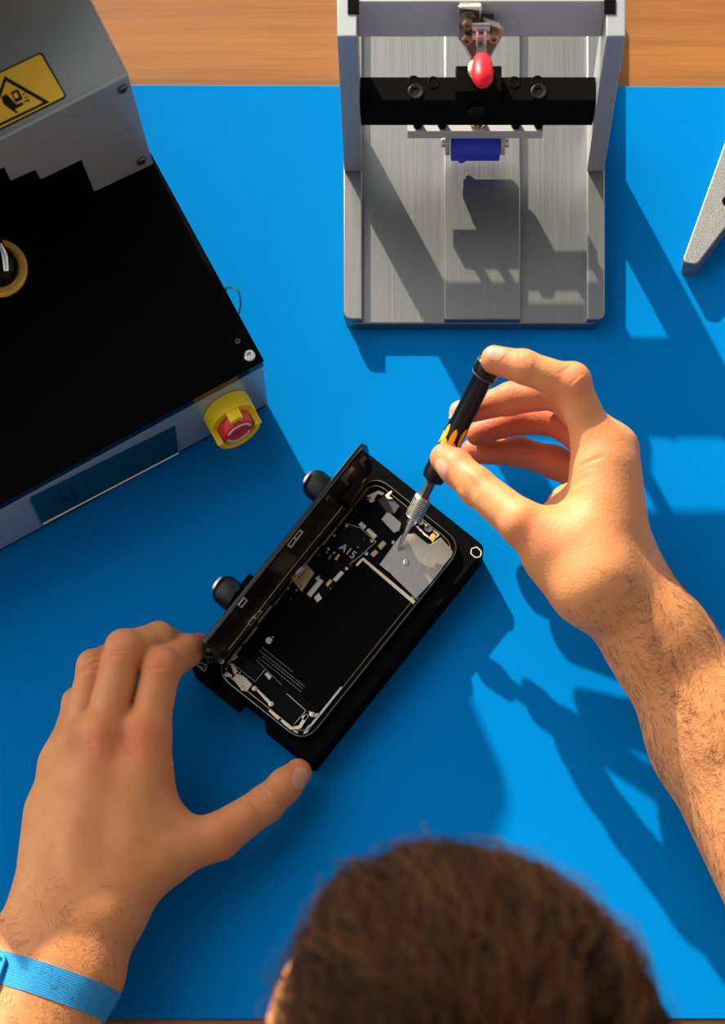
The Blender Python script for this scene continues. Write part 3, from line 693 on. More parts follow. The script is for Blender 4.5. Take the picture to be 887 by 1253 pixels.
# folded ribbon joining display and phone
rb = []
for k in range(9):
    t = k/8; c0 = FL(.03+.06, .10+.35*t, .0012+.006*math.sin(math.pi*t)); c1 = FL(.03+.16, .10+.35*t, .0012+.006*math.sin(math.pi*t)); rb.append([c0, c1, c1+nrm*.0003, c0+nrm*.0003])
MB().loft(rb).build('ribbon', 'black_gloss', disp, smooth=60)

# ------------------------------------------------------------------ screwdriver
TIP = P(487, 671, .0225); CAP = P(600, 443, .104)
dax = (CAP-TIP).normalized(); DL = (CAP-TIP).length
drv = thing('screwdriver', 'slim black precision screwdriver with orange spots and ribbed silver collar', 'screwdriver', TIP)
def along(px, py):  # distance along the axis nearest to a pixel
    best = min(range(1001), key=lambda i: (lambda q: (CX+q.x/SC(q.z)-px)**2+(CY-q.y/SC(q.z)-py)**2)(TIP+dax*DL*i/1000))
    return DL*best/1000
tA, tB, tC, tD, tE, tF = along(506, 635), along(517, 606), along(528, 587), along(542, 562), along(595, 455), DL
MB().lathe(TIP, dax, [(0, .0006), (.001, .0009), (tA*.5, .0012), (tA*.8, .0016), (tA*.82, .0024), (tA, .0026)], 16).build('bit', 'nickel', drv)
prof = [(tA, .0030), (tA+.001, .0050)]
nr = 9
for k in range(nr):
    t0 = tA+.002+(tB-tA-.004)*k/nr; st_ = (tB-tA-.004)/nr
    prof += [(t0, .0046), (t0+st_*.15, .0054), (t0+st_*.7, .0054), (t0+st_*.85, .0046)]
prof += [(tB-.0015, .0052), (tB, .0044)]
MB().lathe(TIP, dax, prof, 28).build('collar', 'nickel', drv)
MB().lathe(TIP, dax, [(tB-.001, .0030), (tC+.002, .0030)], 6).build('shaft', 'grey_rubber', drv)
body = [(tC-.0005, .0034), (tC+.0010, .0066), (tC+.004, .0072), (tD-.004, .0070), (tD-.001, .0060), (tD+.002, .0056), (tD+.010, .0060), (tD+.018, .0060), (tE-.004, .0060), (tE-.002, .0074), (tE+.004, .0078), (tF-.001, .0076), (tF, .0066), (tF, .0001)]
hd = MB().lathe(TIP, dax, body, 36).build('handle', 'driver_black', drv)
MB().lathe(TIP, dax, [(tE-.0028, .0072), (tE-.0022, .0076), (tE-.0016, .0072)], 36, cap=False).build('cap_ring', 'grey_rubber', hd)
# orange spots hugging the grip
xa = (Vector((0, 0, 1))-dax*dax.z).normalized(); ya = dax.cross(xa)
def spot(t0, t1, a0, a1):
    rings = []
    for i in range(7):
        f = i/6; ww = math.sqrt(max(0.02, 1-(2*f-1)**2)); r_ = []
        for j in range(9):
            an = (a0+a1)/2+(a1-a0)/2*ww*(j/4-1)
            r_.append(TIP+dax*(t0+(t1-t0)*f)+(xa*math.cos(an)+ya*math.sin(an))*.0064)
        rings.append(r_)
    return rings
osp = MB()
ts0, ts1 = along(549, 550), along(561, 519)
for k in range(7):
    an = k*2*math.pi/7+.25; dz = .0012 if k % 2 else -.001
    osp.loft(spot(ts0+(ts1-ts0)*.25+dz, ts1+dz, an-.26, an+.26), cap=False, closed=False)
    osp.loft(spot(ts0+dz, ts0+(ts1-ts0)*.5+dz, an-.05, an+.75), cap=False, closed=False)
osp.build('grip_spots', 'orange_rubber', hd, smooth=80)

# ------------------------------------------------------------------ implicit bodies
def smin(a, b, k):
    h = np.clip(.5+.5*(b-a)/k, 0, 1); return b*(1-h)+a*h-k*h*(1-h)
def cone_f(X, Y, Z, a, b, r0, r1):
    ba = b-a; L2 = max(ba.dot(ba), 1e-12)
    h = np.clip(((X-a.x)*ba.x+(Y-a.y)*ba.y+(Z-a.z)*ba.z)/L2, 0, 1)
    return np.sqrt((X-a.x-h*ba.x)**2+(Y-a.y-h*ba.y)**2+(Z-a.z-h*ba.z)**2)-(r0+(r1-r0)*h)
def ell_f(X, Y, Z, c, ax, ay, az):          # axes carry the radii
    rx, ry, rz = ax.length, ay.length, az.length
    ux, uy, uz = ax/rx, ay/ry, az/rz
    dx, dy, dz = X-c.x, Y-c.y, Z-c.z
    p = (dx*ux.x+dy*ux.y+dz*ux.z)/rx; q = (dx*uy.x+dy*uy.y+dz*uy.z)/ry; r = (dx*uz.x+dy*uz.y+dz*uz.z)/rz
    k0 = np.sqrt(p*p+q*q+r*r); k1 = np.sqrt((p/rx)**2+(q/ry)**2+(r/rz)**2)
    return k0*(k0-1)/np.maximum(k1, 1e-6)
def chain_f(X, Y, Z, pts, k):
    d = None
    for (p, r), (q, s_) in zip(pts, pts[1:]):
        e = cone_f(X, Y, Z, p, q, r, s_); d = e if d is None else smin(d, e, k)
    return d
def nets(F, org, h):
    sx, sy, sz = F.shape; ins_ = F < 0
    c = np.zeros((sx-1, sy-1, sz-1), np.int8)
    for i in (0, 1):
        for j in (0, 1):
            for k in (0, 1): c += ins_[i:sx-1+i, j:sy-1+j, k:sz-1+k]
    act = np.argwhere((c > 0) & (c < 8)); idx = -np.ones(c.shape, np.int64); idx[tuple(act.T)] = np.arange(len(act))
    acc = np.zeros((len(act), 3)); cnt = np.zeros(len(act))
    cor = [(i, j, k) for i in (0, 1) for j in (0, 1) for k in (0, 1)]
    for a in cor:
        for ax in range(3):
            if a[ax]: continue
            b = list(a); b[ax] = 1
            fa = F[tuple((act+np.array(a)).T)]; fb = F[tuple((act+np.array(b)).T)]
            m = (fa < 0) != (fb < 0); t = np.where(m, fa/np.where(m, fa-fb, 1), 0)
            pos = np.tile(np.array(a, float), (len(act), 1)); pos[:, ax] += t
            acc[m] += pos[m]; cnt[m] += 1
    vs = (act+acc/cnt[:, None])*h+np.array(org)
    quads = []
    for ax in range(3):
        u, v = (ax+1) % 3, (ax+2) % 3
        sl0 = [slice(None)]*3; sl1 = [slice(None)]*3; sl0[ax] = slice(0, -1); sl1[ax] = slice(1, None)
        a, b = ins_[tuple(sl0)], ins_[tuple(sl1)]
        e = np.argwhere(a != b); flip = b[tuple(e.T)]
        ok = (e[:, u] > 0) & (e[:, v] > 0) & (e[:, u] < F.shape[u]-1) & (e[:, v] < F.shape[v]-1)
        e, flip = e[ok], flip[ok]
        du = np.zeros(3, int); du[u] = 1; dv = np.zeros(3, int); dv[v] = 1
        q = np.stack([idx[tuple((e-du-dv).T)], idx[tuple((e-dv).T)], idx[tuple(e.T)], idx[tuple((e-du).T)]], 1)
        q[flip] = q[flip][:, ::-1]; quads.append(q)
    return vs, np.concatenate(quads)
def relax(vs, q, it, lam=.5, mu=-.52):
    e = np.concatenate([q[:, [0, 1]], q[:, [1, 2]], q[:, [2, 3]], q[:, [3, 0]]]); e = np.concatenate([e, e[:, ::-1]])
    cnt = np.bincount(e[:, 0], minlength=len(vs))[:, None]
    for _ in range(it):
        for w in (lam, mu):
            s_ = np.stack([np.bincount(e[:, 0], weights=vs[e[:, 1], k], minlength=len(vs)) for k in range(3)], 1)
            vs = vs+w*(s_/np.maximum(cnt, 1)-vs)
    return vs
def mesh_field(fn, lo, hi, h, it=4):
    ax = [np.arange(lo[i], hi[i]+h, h, dtype=np.float32) for i in range(3)]
    X, Y, Z = ax[0][:, None, None], ax[1][None, :, None], ax[2][None, None, :]
    F = np.asarray(fn(X, Y, Z), np.float32)
    vs, q = nets(F, lo, h); return relax(vs, q, it), q
def at(fn, p): return float(fn(np.float32(p.x), np.float32(p.y), np.float32(p.z)))
def J(px, py, zmm, rmm): return (P(px, py, zmm/1000), rmm/1000)

# ---- left hand
LW = J(92, 1122, 36, 23)
L_f = {
 'index':  [J(179, 903, 47, 13.0), J(197, 818, 55, 11.2), J(228, 796, 37, 9.2), J(243, 790, 17, 7.6)],
 'middle': [J(125, 905, 50, 12.0), J(152, 796, 60, 10.8), J(195, 780, 47, 8.6), J(215, 787, 26, 7.8)],
 'ring':   [J(91, 918, 45, 11.0), J(115, 818, 52, 9.6), J(150, 796, 40, 8.0), J(172, 804, 20, 7.2)],
 'pinky':  [J(73, 940, 36, 10.2), J(95, 862, 40, 8.6), J(118, 838, 28, 7.4), J(134, 842, 12, 6.8)],
 'thumb':  [J(192, 1052, 34, 14.5), J(266, 1024, 28, 13.6), J(325, 984, 24, 10.9), J(349, 961, 20, 10.0), J(365, 945, 17, 8.2)],
}
LELB = (Vector((-.302, .075, .040)), .045)
def palm_l(X, Y, Z):
    w1, w2, w3 = J(60, 1112, 36, 19)[0], J(92, 1118, 38, 20)[0], J(128, 1114, 36, 19)[0]
    d = cone_f(X, Y, Z, w3, L_f['index'][0][0], .0200, .0140)
    d = smin(d, cone_f(X, Y, Z, w2, L_f['middle'][0][0], .0215, .0140), .012)
    d = smin(d, cone_f(X, Y, Z, w2, L_f['ring'][0][0], .0200, .0130), .012)
    d = smin(d, cone_f(X, Y, Z, w1, L_f['pinky'][0][0], .0190, .0125), .012)
    d = smin(d, cone_f(X, Y, Z, w1, P(62, 1000, .028), .018, .015), .012)
    # web and ball of the thumb
    d = smin(d, cone_f(X, Y, Z, w3, L_f['thumb'][0][0], .0195, .0165), .014)
    d = smin(d, cone_f(X, Y, Z, P(170, 1030, .034), P(218, 1010, .031), .0165, .0085), .016)
    d = smin(d, cone_f(X, Y, Z, P(178, 950, .040), P(192, 1000, .034), .0150, .0130), .014)
    # wrist and forearm
    a0, a1 = P(60, 1180, .036), P(96, 1188, .037)
    d = smin(d, cone_f(X, Y, Z, w1, P(24, 1172, .034), .0185, .0205), .014)
    d = smin(d, cone_f(X, Y, Z, w3, P(104, 1190, .036), .0190, .0205), .014)
    d = smin(d, cone_f(X, Y, Z, w2, P(62, 1182, .037), .0205, .0240), .012)
    e = LELB[0]
    d = smin(d, cone_f(X, Y, Z, P(24, 1172, .034), e+Vector((-.012, 0, 0)), .0205, .036), .014)
    d = smin(d, cone_f(X, Y, Z, P(104, 1190, .036), e+Vector((.015, .0, 0)), .0205, .038), .014)
    d = smin(d, cone_f(X, Y, Z, P(62, 1182, .037), e, .0240, .044), .012)
    return d
def left_f(X, Y, Z):
    pm = palm_l(X, Y, Z); out_ = None
    for nm, ch in L_f.items():
        f = smin(chain_f(X, Y, Z, ch, .0035), pm, .008 if nm != 'thumb' else .012)
        out_ = f if out_ is None else smin(out_, f, .0012)
    for k in ('index', 'middle', 'ring'):
        p = L_f[k][0][0]; out_ = smin(out_, cone_f(X, Y, Z, p+Vector((0, .002, .0065)), p+Vector((0, -.004, .0045)), .0085, .0075), .008)
    for p, r in [L_f[k][1] for k in ('index', 'middle', 'ring', 'pinky')]:
        out_ = smin(out_, cone_f(X, Y, Z, p+Vector((0, .0005, .0015)), p+Vector((.001, .001, .002)), r*.90, r*.9), .004)
    return out_

# ---- right hand
R_f = {
 'index':  [J(733, 552, 96, 12.2), J(699, 471, 112, 10.2), J(641, 449, 117, 8.4), J(604, 440, 115, 7.3)],
 'middle': [J(752, 552, 82, 11.4), J(683, 478, 86, 9.8), J(624, 488, 80, 8.4), J(563, 505, 72, 6.6)],
 'ring':   [J(750, 566, 62, 11), J(686, 514, 62, 9.4), J(634, 512, 57, 8.2), J(584, 530, 50, 7.0)],
 'pinky':  [J(735, 592, 44, 10), J(677, 565, 42, 8.8), J(636, 553, 38, 8.0), J(578, 552, 34, 7.0)],
 'thumb':  [J(704, 672, 92, 15.5), J(638, 640, 94, 12.2), J(583, 595, 84, 10.2), J(558, 572, 77, 9.6), J(543, 561, 72, 8.2)],
}
RELB = (Vector((.262, .262, .046)), .046)
def palm_r(X, Y, Z):
    wt, wm, wb = P(733, 712, .090), P(750, 706, .074), P(764, 704, .058)
    g = {k: v[0][0] for k, v in R_f.items()}
    d = cone_f(X, Y, Z, wt, g['index'], .0190, .0150)
    d = smin(d, cone_f(X, Y, Z, wm, g['middle'], .0205, .0135), .012)
    d = smin(d, cone_f(X, Y, Z, wm, g['ring'], .0200, .0130), .012)
    d = smin(d, cone_f(X, Y, Z, wb, g['pinky'], .0200, .0130), .012)
    d = smin(d, cone_f(X, Y, Z, P(742, 650, .090), P(744, 580, .094), .0180, .0160), .012)
    # ball of the thumb and web
    d = smin(d, cone_f(X, Y, Z, wt, g['thumb'], .0190, .0170), .014)
    d = smin(d, cone_f(X, Y, Z, P(704, 664, .080), P(672, 640, .078), .0170, .0100), .014)
    d = smin(d, cone_f(X, Y, Z, P(726, 625, .076), P(692, 618, .068), .0150, .0095), .014)
    d = smin(d, cone_f(X, Y, Z, P(668, 682, .086), P(704, 722, .082), .0130, .0135), .014)
    d = smin(d, cone_f(X, Y, Z, P(735, 660, .06), P(712, 628, .056), .0190, .0130), .014)
    # wrist and forearm
    e = RELB[0]; m1 = P(797, 784, .068); m2 = P(820, 788, .054)
    d = smin(d, cone_f(X, Y, Z, wt, m1, .0200, .0235), .014)
    d = smin(d, cone_f(X, Y, Z, wm, P(812, 784, .060), .0215, .0255), .012)
    d = smin(d, cone_f(X, Y, Z, wb, m2, .0195, .0205), .012)
    q1, q2 = P(866, 900, .048), P(890, 886, .040)
    d = smin(d, cone_f(X, Y, Z, m1, q1, .0235, .033), .014)
    d = smin(d, cone_f(X, Y, Z, m2, q2, .0205, .0315), .012)
    d = smin(d, cone_f(X, Y, Z, q1, e+Vector((-.006, 0, .0)), .033, .040), .014)
    d = smin(d, cone_f(X, Y, Z, q2, e, .0315, .041), .014)
    return d
def right_f(X, Y, Z):
    pm = palm_r(X, Y, Z); out_ = None
    for nm, ch in R_f.items():
        f = smin(chain_f(X, Y, Z, ch, .0035), pm, .008 if nm != 'thumb' else .012)
        out_ = f if out_ is None else smin(out_, f, .0012)
    p, r = R_f['index'][1]
    out_ = smin(out_, cone_f(X, Y, Z, p+Vector((.0012, .0012, .001)), p+Vector((.001, .001, .0)), r*.93, r*.93), .004)
    return out_

# ---- head, neck, trunk, upper arms
HC = Vector((.028, .122, .425)); TA = math.radians(38)
YAW = Matrix.Rotation(math.radians(20), 3, 'Z')
HF = YAW @ Vector((0, math.cos(TA), -math.sin(TA))); HU = YAW @ Vector((0, math.sin(TA), math.cos(TA))); HX = YAW @ Vector((1, 0, 0))
def hl_(x, f, u): return HC+HX*x+HF*f+HU*u
SHL, SHR = Vector((-.175, -.045, .235)), Vector((.205, -.035, .235))
def head_f(X, Y, Z):
    d = ell_f(X, Y, Z, hl_(0, -.008, .02), HX*.083, HF*.103, HU*.088)
    d = smin(d, ell_f(X, Y, Z, hl_(-.012, .035, .0), HX*.068, HF*.080, HU*.070), .015)
    d = smin(d, ell_f(X, Y, Z, hl_(0, .028, -.045), HX*.058, HF*.062, HU*.075), .03)
    d = smin(d, ell_f(X, Y, Z, hl_(0, .058, -.098), HX*.026, HF*.024, HU*.020), .02)          # chin
    d = smin(d, cone_f(X, Y, Z, hl_(-.008, .108, -.010), hl_(-.008, .126, -.046), .007, .0115), .010)     # nose
    for s_ in (-1, 1):
        d = smin(d, cone_f(X, Y, Z, hl_(.012*s_-.010, .108, .014), hl_(.045*s_-.010, .090, .012), .008, .008), .010)   # brow
        d = smin(d, ell_f(X, Y, Z, hl_(.031*s_-.010, .092, -.010), HX*.013, HF*.013, HU*.012), .003)      # eye
        d = smin(d, ell_f(X, Y, Z, hl_(.079*s_, -.012, -.020), HX*.008, HF*.017, HU*.031), .006)     # ear
    d = smin(d, cone_f(X, Y, Z, hl_(-.022, .092, -.072), hl_(.012, .092, -.072), .006, .006), .006)   # lips
    d = smin(d, cone_f(X, Y, Z, hl_(-.020, .090, -.082), hl_(.010, .090, -.082), .006, .006), .004)
    return d
def trunk_f(X, Y, Z):
    nb = Vector((.012, .0, .285))
    d = cone_f(X, Y, Z, hl_(0, -.03, -.06), nb, .055, .062)
    d = smin(d, cone_f(X, Y, Z, nb, Vector((.012, -.04, .20)), .07, .11), .05)
    d = smin(d, cone_f(X, Y, Z, SHL, SHR, .062, .062), .06)
    d = smin(d, ell_f(X, Y, Z, Vector((.012, -.055, .06)), Vector((.175, 0, 0)), Vector((0, .115, .02)), Vector((0, -.03, .22))), .05)
    d = smin(d, ell_f(X, Y, Z, Vector((.012, -.10, -.18)), Vector((.165, 0, 0)), Vector((0, .115, 0)), Vector((0, 0, .20))), .06)
    d = smin(d, cone_f(X, Y, Z, SHL, LELB[0], .056, .046), .04)
    d = smin(d, cone_f(X, Y, Z, SHR, RELB[0], .056, .046), .04)
    return d
def body_f(X, Y, Z): return smin(head_f(X, Y, Z), trunk_f(X, Y, Z), .02)
def shirt_f(X, Y, Z):
    nb = Vector((.012, -.01, .27))
    d = cone_f(X, Y, Z, nb, Vector((.012, -.04, .20)), .080, .12)
    d = smin(d, cone_f(X, Y, Z, SHL, SHR, .072, .072), .06)
    d = smin(d, ell_f(X, Y, Z, Vector((.012, -.055, .06)), Vector((.185, 0, 0)), Vector((0, .125, .02)), Vector((0, -.03, .23))), .05)
    d = smin(d, ell_f(X, Y, Z, Vector((.012, -.10, -.18)), Vector((.178, 0, 0)), Vector((0, .128, 0)), Vector((0, 0, .22))), .06)
    d = smin(d, cone_f(X, Y, Z, SHL, SHL.lerp(LELB[0], .78), .068, .062), .04)
    d = smin(d, cone_f(X, Y, Z, SHR, SHR.lerp(RELB[0], .78), .068, .062), .04)
    return d

parts = []
lv_, lq = mesh_field(left_f, (-.36, .05, -.012), (-.045, .515, .085), .0011, 4)
rv_, rq = mesh_field(right_f, (.005, .245, .004), (.315, .640, .138), .0011, 4)
hv_, hq = mesh_field(body_f, (-.40, -.26, -.42), (.40, .34, .56), .0055, 3)
lv_[:, 2] = np.maximum(lv_[:, 2], .0004)

# fine creases: (centre pixel, z, direction in pixels, length mm, width mm, depth mm)
def crease(vs, items):
    for (px, py, zz, dx, dy, ln, wd, dp) in items:
        c = np.array(P(px, py, zz)); d = np.array([dx, -dy, 0.]); d /= np.linalg.norm(d)
        r = vs-c; t = r@d; perp2 = (r[:, 0]-t*d[0])**2+(r[:, 1]-t*d[1])**2
        dist = np.sqrt(perp2); w = np.exp(-(dist/(wd/1000))**2)*np.clip(1.15-(np.abs(t)/(ln/2000))**2, 0, 1)*(vs[:, 2] > zz-.012)
        vs[:, 2] -= w*dp*1.7/1000
    return vs
Lc = []
for (x, y), (ax_, ay_), n_ in (((150, 795), (1, .12), 6), ((196, 813), (1, .1), 5), ((112, 817), (1, -.2), 4)):
    for k in range(n_):
        Lc.append((x+rng.uniform(-1, 1)+k*-.6, y-9+k*5.0, .058, ax_, ay_+rng.uniform(-.15, .15), 15, .8, .55))
for k in range(6): Lc.append((322+k*3.4-9, 984-k*2.6+7, .030, .55, .83, 17, .8, .5))
for k in range(7): Lc.append((160+rng.uniform(-8, 8), 908+k*5-10, .055, .8, .5+rng.uniform(-.2, .2), 11, .9, .35))
for k in range(6): Lc.append((112+rng.uniform(-5, 5), 908+k*5-10, .058, .8, .3+rng.uniform(-.3, .3), 10, .9, .35))
lv_ = crease(lv_, Lc)
Rc = []
for k in range(5): Rc.append((571+k*2.2-3, 596-k*2.5+4, .092, .62, .78, 15, .9, .6))
for k in range(5): Rc.append((700+k*3-8, 462+k*3-6, .118, -.75, .66, 11, .8, .45))
for k in range(3): Rc.append((640+k*4-4, 441+k*.8, .122, .15, 1, 11, .8, .3))
Rc += [(712, 582, .095, 1, -.25, 24, 1.0, .45), (700, 594, .092, 1, -.2, 24, 1.4, .35), (690, 606, .09, 1, -.15, 30, 2.5, .5)]
rv_ = crease(rv_, Rc)

tone = []
def blob(vs, lst):
    t = np.zeros(len(vs))
    for px, py, zz, rr, a_ in lst:
        c = np.array(P(px, py, zz)); t += a_*np.exp(-((vs-c)**2).sum(1)/(rr/1000)**2)
    return np.clip(t, 0, 1)
tl = blob(lv_, [(172, 905, .060, 16, .75), (118, 908, .062, 14, .6), (150, 797, .068, 11, .45), (195, 815, .064, 11, .5), (112, 818, .06, 10, .4), (365, 946, .018, 16, .6), (324, 984, .03, 14, .3), (280, 1030, .03, 22, .25), (246, 790, .02, 22, .7), (215, 785, .03, 18, .6)])
trr = blob(rv_, [(700, 466, .120, 13, .45), (604, 440, .115, 20, .45), (545, 562, .075, 20, .45), (648, 655, .104, 16, .4), (735, 550, .108, 20, .2), (580, 530, .05, 30, .6), (640, 512, .06, 26, .55), (690, 520, .06, 26, .6), (570, 505, .075, 26, .4), (640, 552, .04, 40, .8), (690, 560, .045, 26, .8)])
th = np.full(len(hv_), .15)
V_ = np.concatenate([lv_, rv_, hv_]); Q_ = np.concatenate([lq, rq+len(lv_), hq+len(lv_)+len(rv_)])
person = bpy.data.meshes.new('person'); PR = Vector((.012, -.10, -.42))
person.from_pydata((V_-np.array(PR)).tolist(), [], Q_.tolist()); person.update()
person.polygons.foreach_set('use_smooth', [True]*len(person.polygons))
at_ = person.attributes.new('tone', 'FLOAT', 'POINT'); at_.data.foreach_set('value', np.concatenate([tl, trr, th]).astype(np.float32))
person.materials.append(MATS['skin'])
po = bpy.data.objects.new('person', person); COL.objects.link(po); po.location = PR; ROOT[po.name] = PR
po['label'] = 'dark-haired person leaning over the mat, turning a screwdriver and steadying the phone'; po['category'] = 'person'

# nails that follow the skin
def nail(fn, c, ax, up, Ln, Wd, name='fingernail'):
    ax = ax.normalized(); up = (up-ax*up.dot(ax)).normalized(); sd = ax.cross(up)
    nu, nv = 11, 9; G = []
    for i in range(nu):
        row = []
        for j in range(nv):
            u = i/(nu-1)*2-1; v = j/(nv-1)*2-1
            # rounded rectangle
            wv_ = (1-.30*max(0, u)**3-.22*max(0, -u)**3); lu = 1-.26*abs(v)**2.5
            p = c+ax*(u*Ln*lu)+sd*(v*Wd*wv_)
            q = p+up*.010; best = (9, q)
            for _ in range(60):
                d = at(fn, q)
                if d < best[0]: best = (d, q)
                if d < .00005: break
                q = q-up*max(d*.7, .00005)
                if (q-p).dot(up) < -.010: break
            q = best[1]
            row.append(q+up*(.00035 if abs(u) < .95 and abs(v) < .95 else .00005))
        G.append(row)
    mb_ = MB(); mb_.add([p for r in G for p in r]+[p-up*.0006 for r in G for p in r],
        [[i*nv+j, i*nv+j+1, (i+1)*nv+j+1, (i+1)*nv+j] for i in range(nu-1) for j in range(nv-1)]+[[nu*nv+k for k in (i*nv+j, (i+1)*nv+j, (i+1)*nv+j+1, i*nv+j+1)] for i in range(nu-1) for j in range(nv-1)])
    return mb_.build(name, 'nail', po, smooth=80)
def fdir(f, i=-1): return (f[i][0]-f[i-1][0])
nail(right_f, P(607, 431, .122), fdir(R_f['index']), Vector((.0, .50, .85)), .0056, .0038)
nail(right_f, P(550, 572, .077), fdir(R_f['thumb']), Vector((-.45, -.62, .60)), .0068, .0054)
nail(right_f, P(556, 497, .078), fdir(R_f['middle']), Vector((-.35, .75, .6)), .0050, .0042)
nail(left_f, P(365, 952, .024), fdir(L_f['thumb']), Vector((.55, -.45, .70)), .0072, .0054)

# arm hair
def strands(name, mat, roots, parent, tones, rad):
    vs = []; fs = []; tn = []
    for (pts, tv) in zip(roots, tones):
        x = None; base = len(vs); m_ = len(pts)
        for i, p in enumerate(pts):
            t = (pts[min(i+1, m_-1)]-pts[max(i-1, 0)]).normalized()
            x = t.orthogonal().normalized() if x is None else (x-t*x.dot(t)).normalized()
            y = t.cross(x); r = rad*(1-.75*i/(m_-1))
            for j in range(3):
                an = 2*math.pi*j/3; vs.append(p+(x*math.cos(an)+y*math.sin(an))*r); tn.append(tv)
        for i in range(m_-1):
            for j in range(3): k = (j+1) % 3; fs.append((base+i*3+j, base+i*3+k, base+(i+1)*3+k, base+(i+1)*3+j))
    me = bpy.data.meshes.new(name); off = ROOT[parent.name]
    me.from_pydata([v-off for v in vs], [], fs); me.update(); me.materials.append(MATS[mat])
    me.polygons.foreach_set('use_smooth', [True]*len(me.polygons))
    a_ = me.attributes.new('tone', 'FLOAT', 'POINT'); a_.data.foreach_set('value', tn)
    o = bpy.data.objects.new(name, me); COL.objects.link(o); o.parent = parent; ROOT[o.name] = off; return o
def normals(vs, q):
    n = np.cross(vs[q[:, 2]]-vs[q[:, 0]], vs[q[:, 3]]-vs[q[:, 1]]); return n/np.maximum(np.linalg.norm(n, axis=1), 1e-12)[:, None]
def arm_hairs(vs, q, wrist, elbow, n, lo_t):
    c = vs[q].mean(1); nn = normals(vs, q); ax = (elbow-wrist); L_ = ax.length; axn = ax/L_
    t = ((c-np.array(wrist))@np.array(axn))
    ok = np.where((t > lo_t) & (t < L_*.9) & (nn[:, 2] > .05))[0]
    wgt = np.clip((t[ok]-lo_t)/.05, .05, 1); pick = rng.choice(ok, n, p=wgt/wgt.sum())
    out_ = []; tn = []
    side = axn.cross(UP)
    for i in pick:
        p = Vector(c[i]); nr_ = Vector(nn[i]); d = (axn*rng.uniform(-.15, .8)+side*(.55*math.sin(c[i][0]*160+c[i][1]*90)+rng.uniform(-.45, .45))); d = (d-nr_*d.dot(nr_)).normalized()
        ln = rng.uniform(.005, .012); cv = nr_.cross(d)*rng.uniform(-.3, .3)
        pts = []
        for k in range(5):
            f = k/4; pts.append(p-nr_*.0002+(d*f+cv*f*f)*ln+nr_*(ln*.24*f*(1.25-f)))
        out_.append(pts); tn.append(rng.uniform(0, 1)**2)
    return out_, tn
h1_, t1_ = arm_hairs(rv_, rq, P(745, 708, .075), RELB[0], 2600, -.008)
h2_, t2_ = arm_hairs(lv_, lq, P(92, 1100, .036), LELB[0], 1300, -.014)
ao = strands('arm_hair', 'arm_hair', h1_+h2_, po, t1_+t2_, .00008); ao['kind'] = 'stuff'

# hair on the head
roots = []; tn = []
cr_ = hl_(.0, -.095, .06)
tries = 0
while len(roots) < 9000 and tries < 60000:
    tries += 1
    v = Vector(rng.normal(size=3)).normalized()
    if v.z < -.25: continue
    lx, lf, lu = v.x, v.y, v.z
    if lf > .45 and lu < .42: continue
    if lu < .10 and lf > -.15: continue
    if lx < -.28 and lf > .02 and lu < .76: continue
    p = hl_(0, -.008, .02)+HX*(lx*.077)+HF*(lf*.099)+HU*(lu*.089)
    nr_ = (HX*lx/.080+HF*lf/.099+HU*lu/.089).normalized()
    fl_ = (p-cr_); fl_ = (fl_-nr_*fl_.dot(nr_)); fl_ = fl_.normalized() if fl_.length > 1e-5 else HF
    cl = math.sin(lx*15+lf*11+1.3)*.5+math.sin(lf*21-lx*13+lu*9)*.5; c2 = math.sin(lx*27-lf*19)*.6+math.sin(lf*33+lx*8)*.4
    d = (fl_*.55+HX*(.75*cl)+HF*(.30+.4*c2)+Vector(rng.normal(size=3))*.16); d = (d-nr_*d.dot(nr_)).normalized()
    ln = rng.uniform(.028, .052)*(1.15 if lf > .4 else 1); wob = cl*5+rng.uniform(0, 1.2); amp = rng.uniform(.002, .0045); sd = nr_.cross(d)
    lift = rng.uniform(.12, .38)+.22*c2
    pts = []
    for k in range(9):
        f = k/8
        pts.append(p-nr_*.001+d*(ln*f)+nr_*(ln*lift*f*(1.5-f)+.0015)+sd*(amp*(math.sin(wob+f*6)-math.sin(wob))+ln*.45*cl*f*f)-nr_*((ln*f)**2/.2))
    roots.append(pts); tn.append(min(1, max(0, .27+.42*cl+.30*c2+rng.normal()*.14)))
ho = strands('hair', 'hair_brown', roots, po, tn, .00042); ho['kind'] = 'stuff'
# scalp cap under the strands, same hair colour
def cap_f(X, Y, Z):
    d = ell_f(X, Y, Z, hl_(0, -.008, .02), HX*.0845, HF*.1045, HU*.0925)
    u = (X-HC.x)*HU.x+(Y-HC.y)*HU.y+(Z-HC.z)*HU.z; f = (X-HC.x)*HF.x+(Y-HC.y)*HF.y+(Z-HC.z)*HF.z; x = (X-HC.x)*HX.x+(Y-HC.y)*HX.y+(Z-HC.z)*HX.z
    cut = (.034+.165*np.clip(f, 0, .2)+.9*np.clip(f, -.12, 0))-u
    cut2 = np.minimum(-x-.022, f-.0)*1.0; cut2 = np.minimum(cut2, .084-u)
    return np.maximum(np.maximum(d, cut), cut2)
cv_, cq = mesh_field(cap_f, (-.10, -.02, .28), (.15, .28, .56), .003, 3)
me = bpy.data.meshes.new('hair_base'); me.from_pydata((cv_-np.array(PR)).tolist(), [], cq.tolist()); me.update(); me.materials.append(MATS['hair_root'])
me.polygons.foreach_set('use_smooth', [True]*len(me.polygons))
o = bpy.data.objects.new('hair_base', me); COL.objects.link(o); o.parent = ho; 

# shirt
sv, sq_ = mesh_field(shirt_f, (-.44, -.30, -.40), (.44, .26, .40), .007, 3)
me = bpy.data.meshes.new('shirt'); me.from_pydata((sv-np.array(PR)).tolist(), [], sq_.tolist()); me.update(); me.materials.append(MATS['shirt_cloth'])
me.polygons.foreach_set('use_smooth', [True]*len(me.polygons))
o = bpy.data.objects.new('shirt', me); COL.objects.link(o); o.parent = po

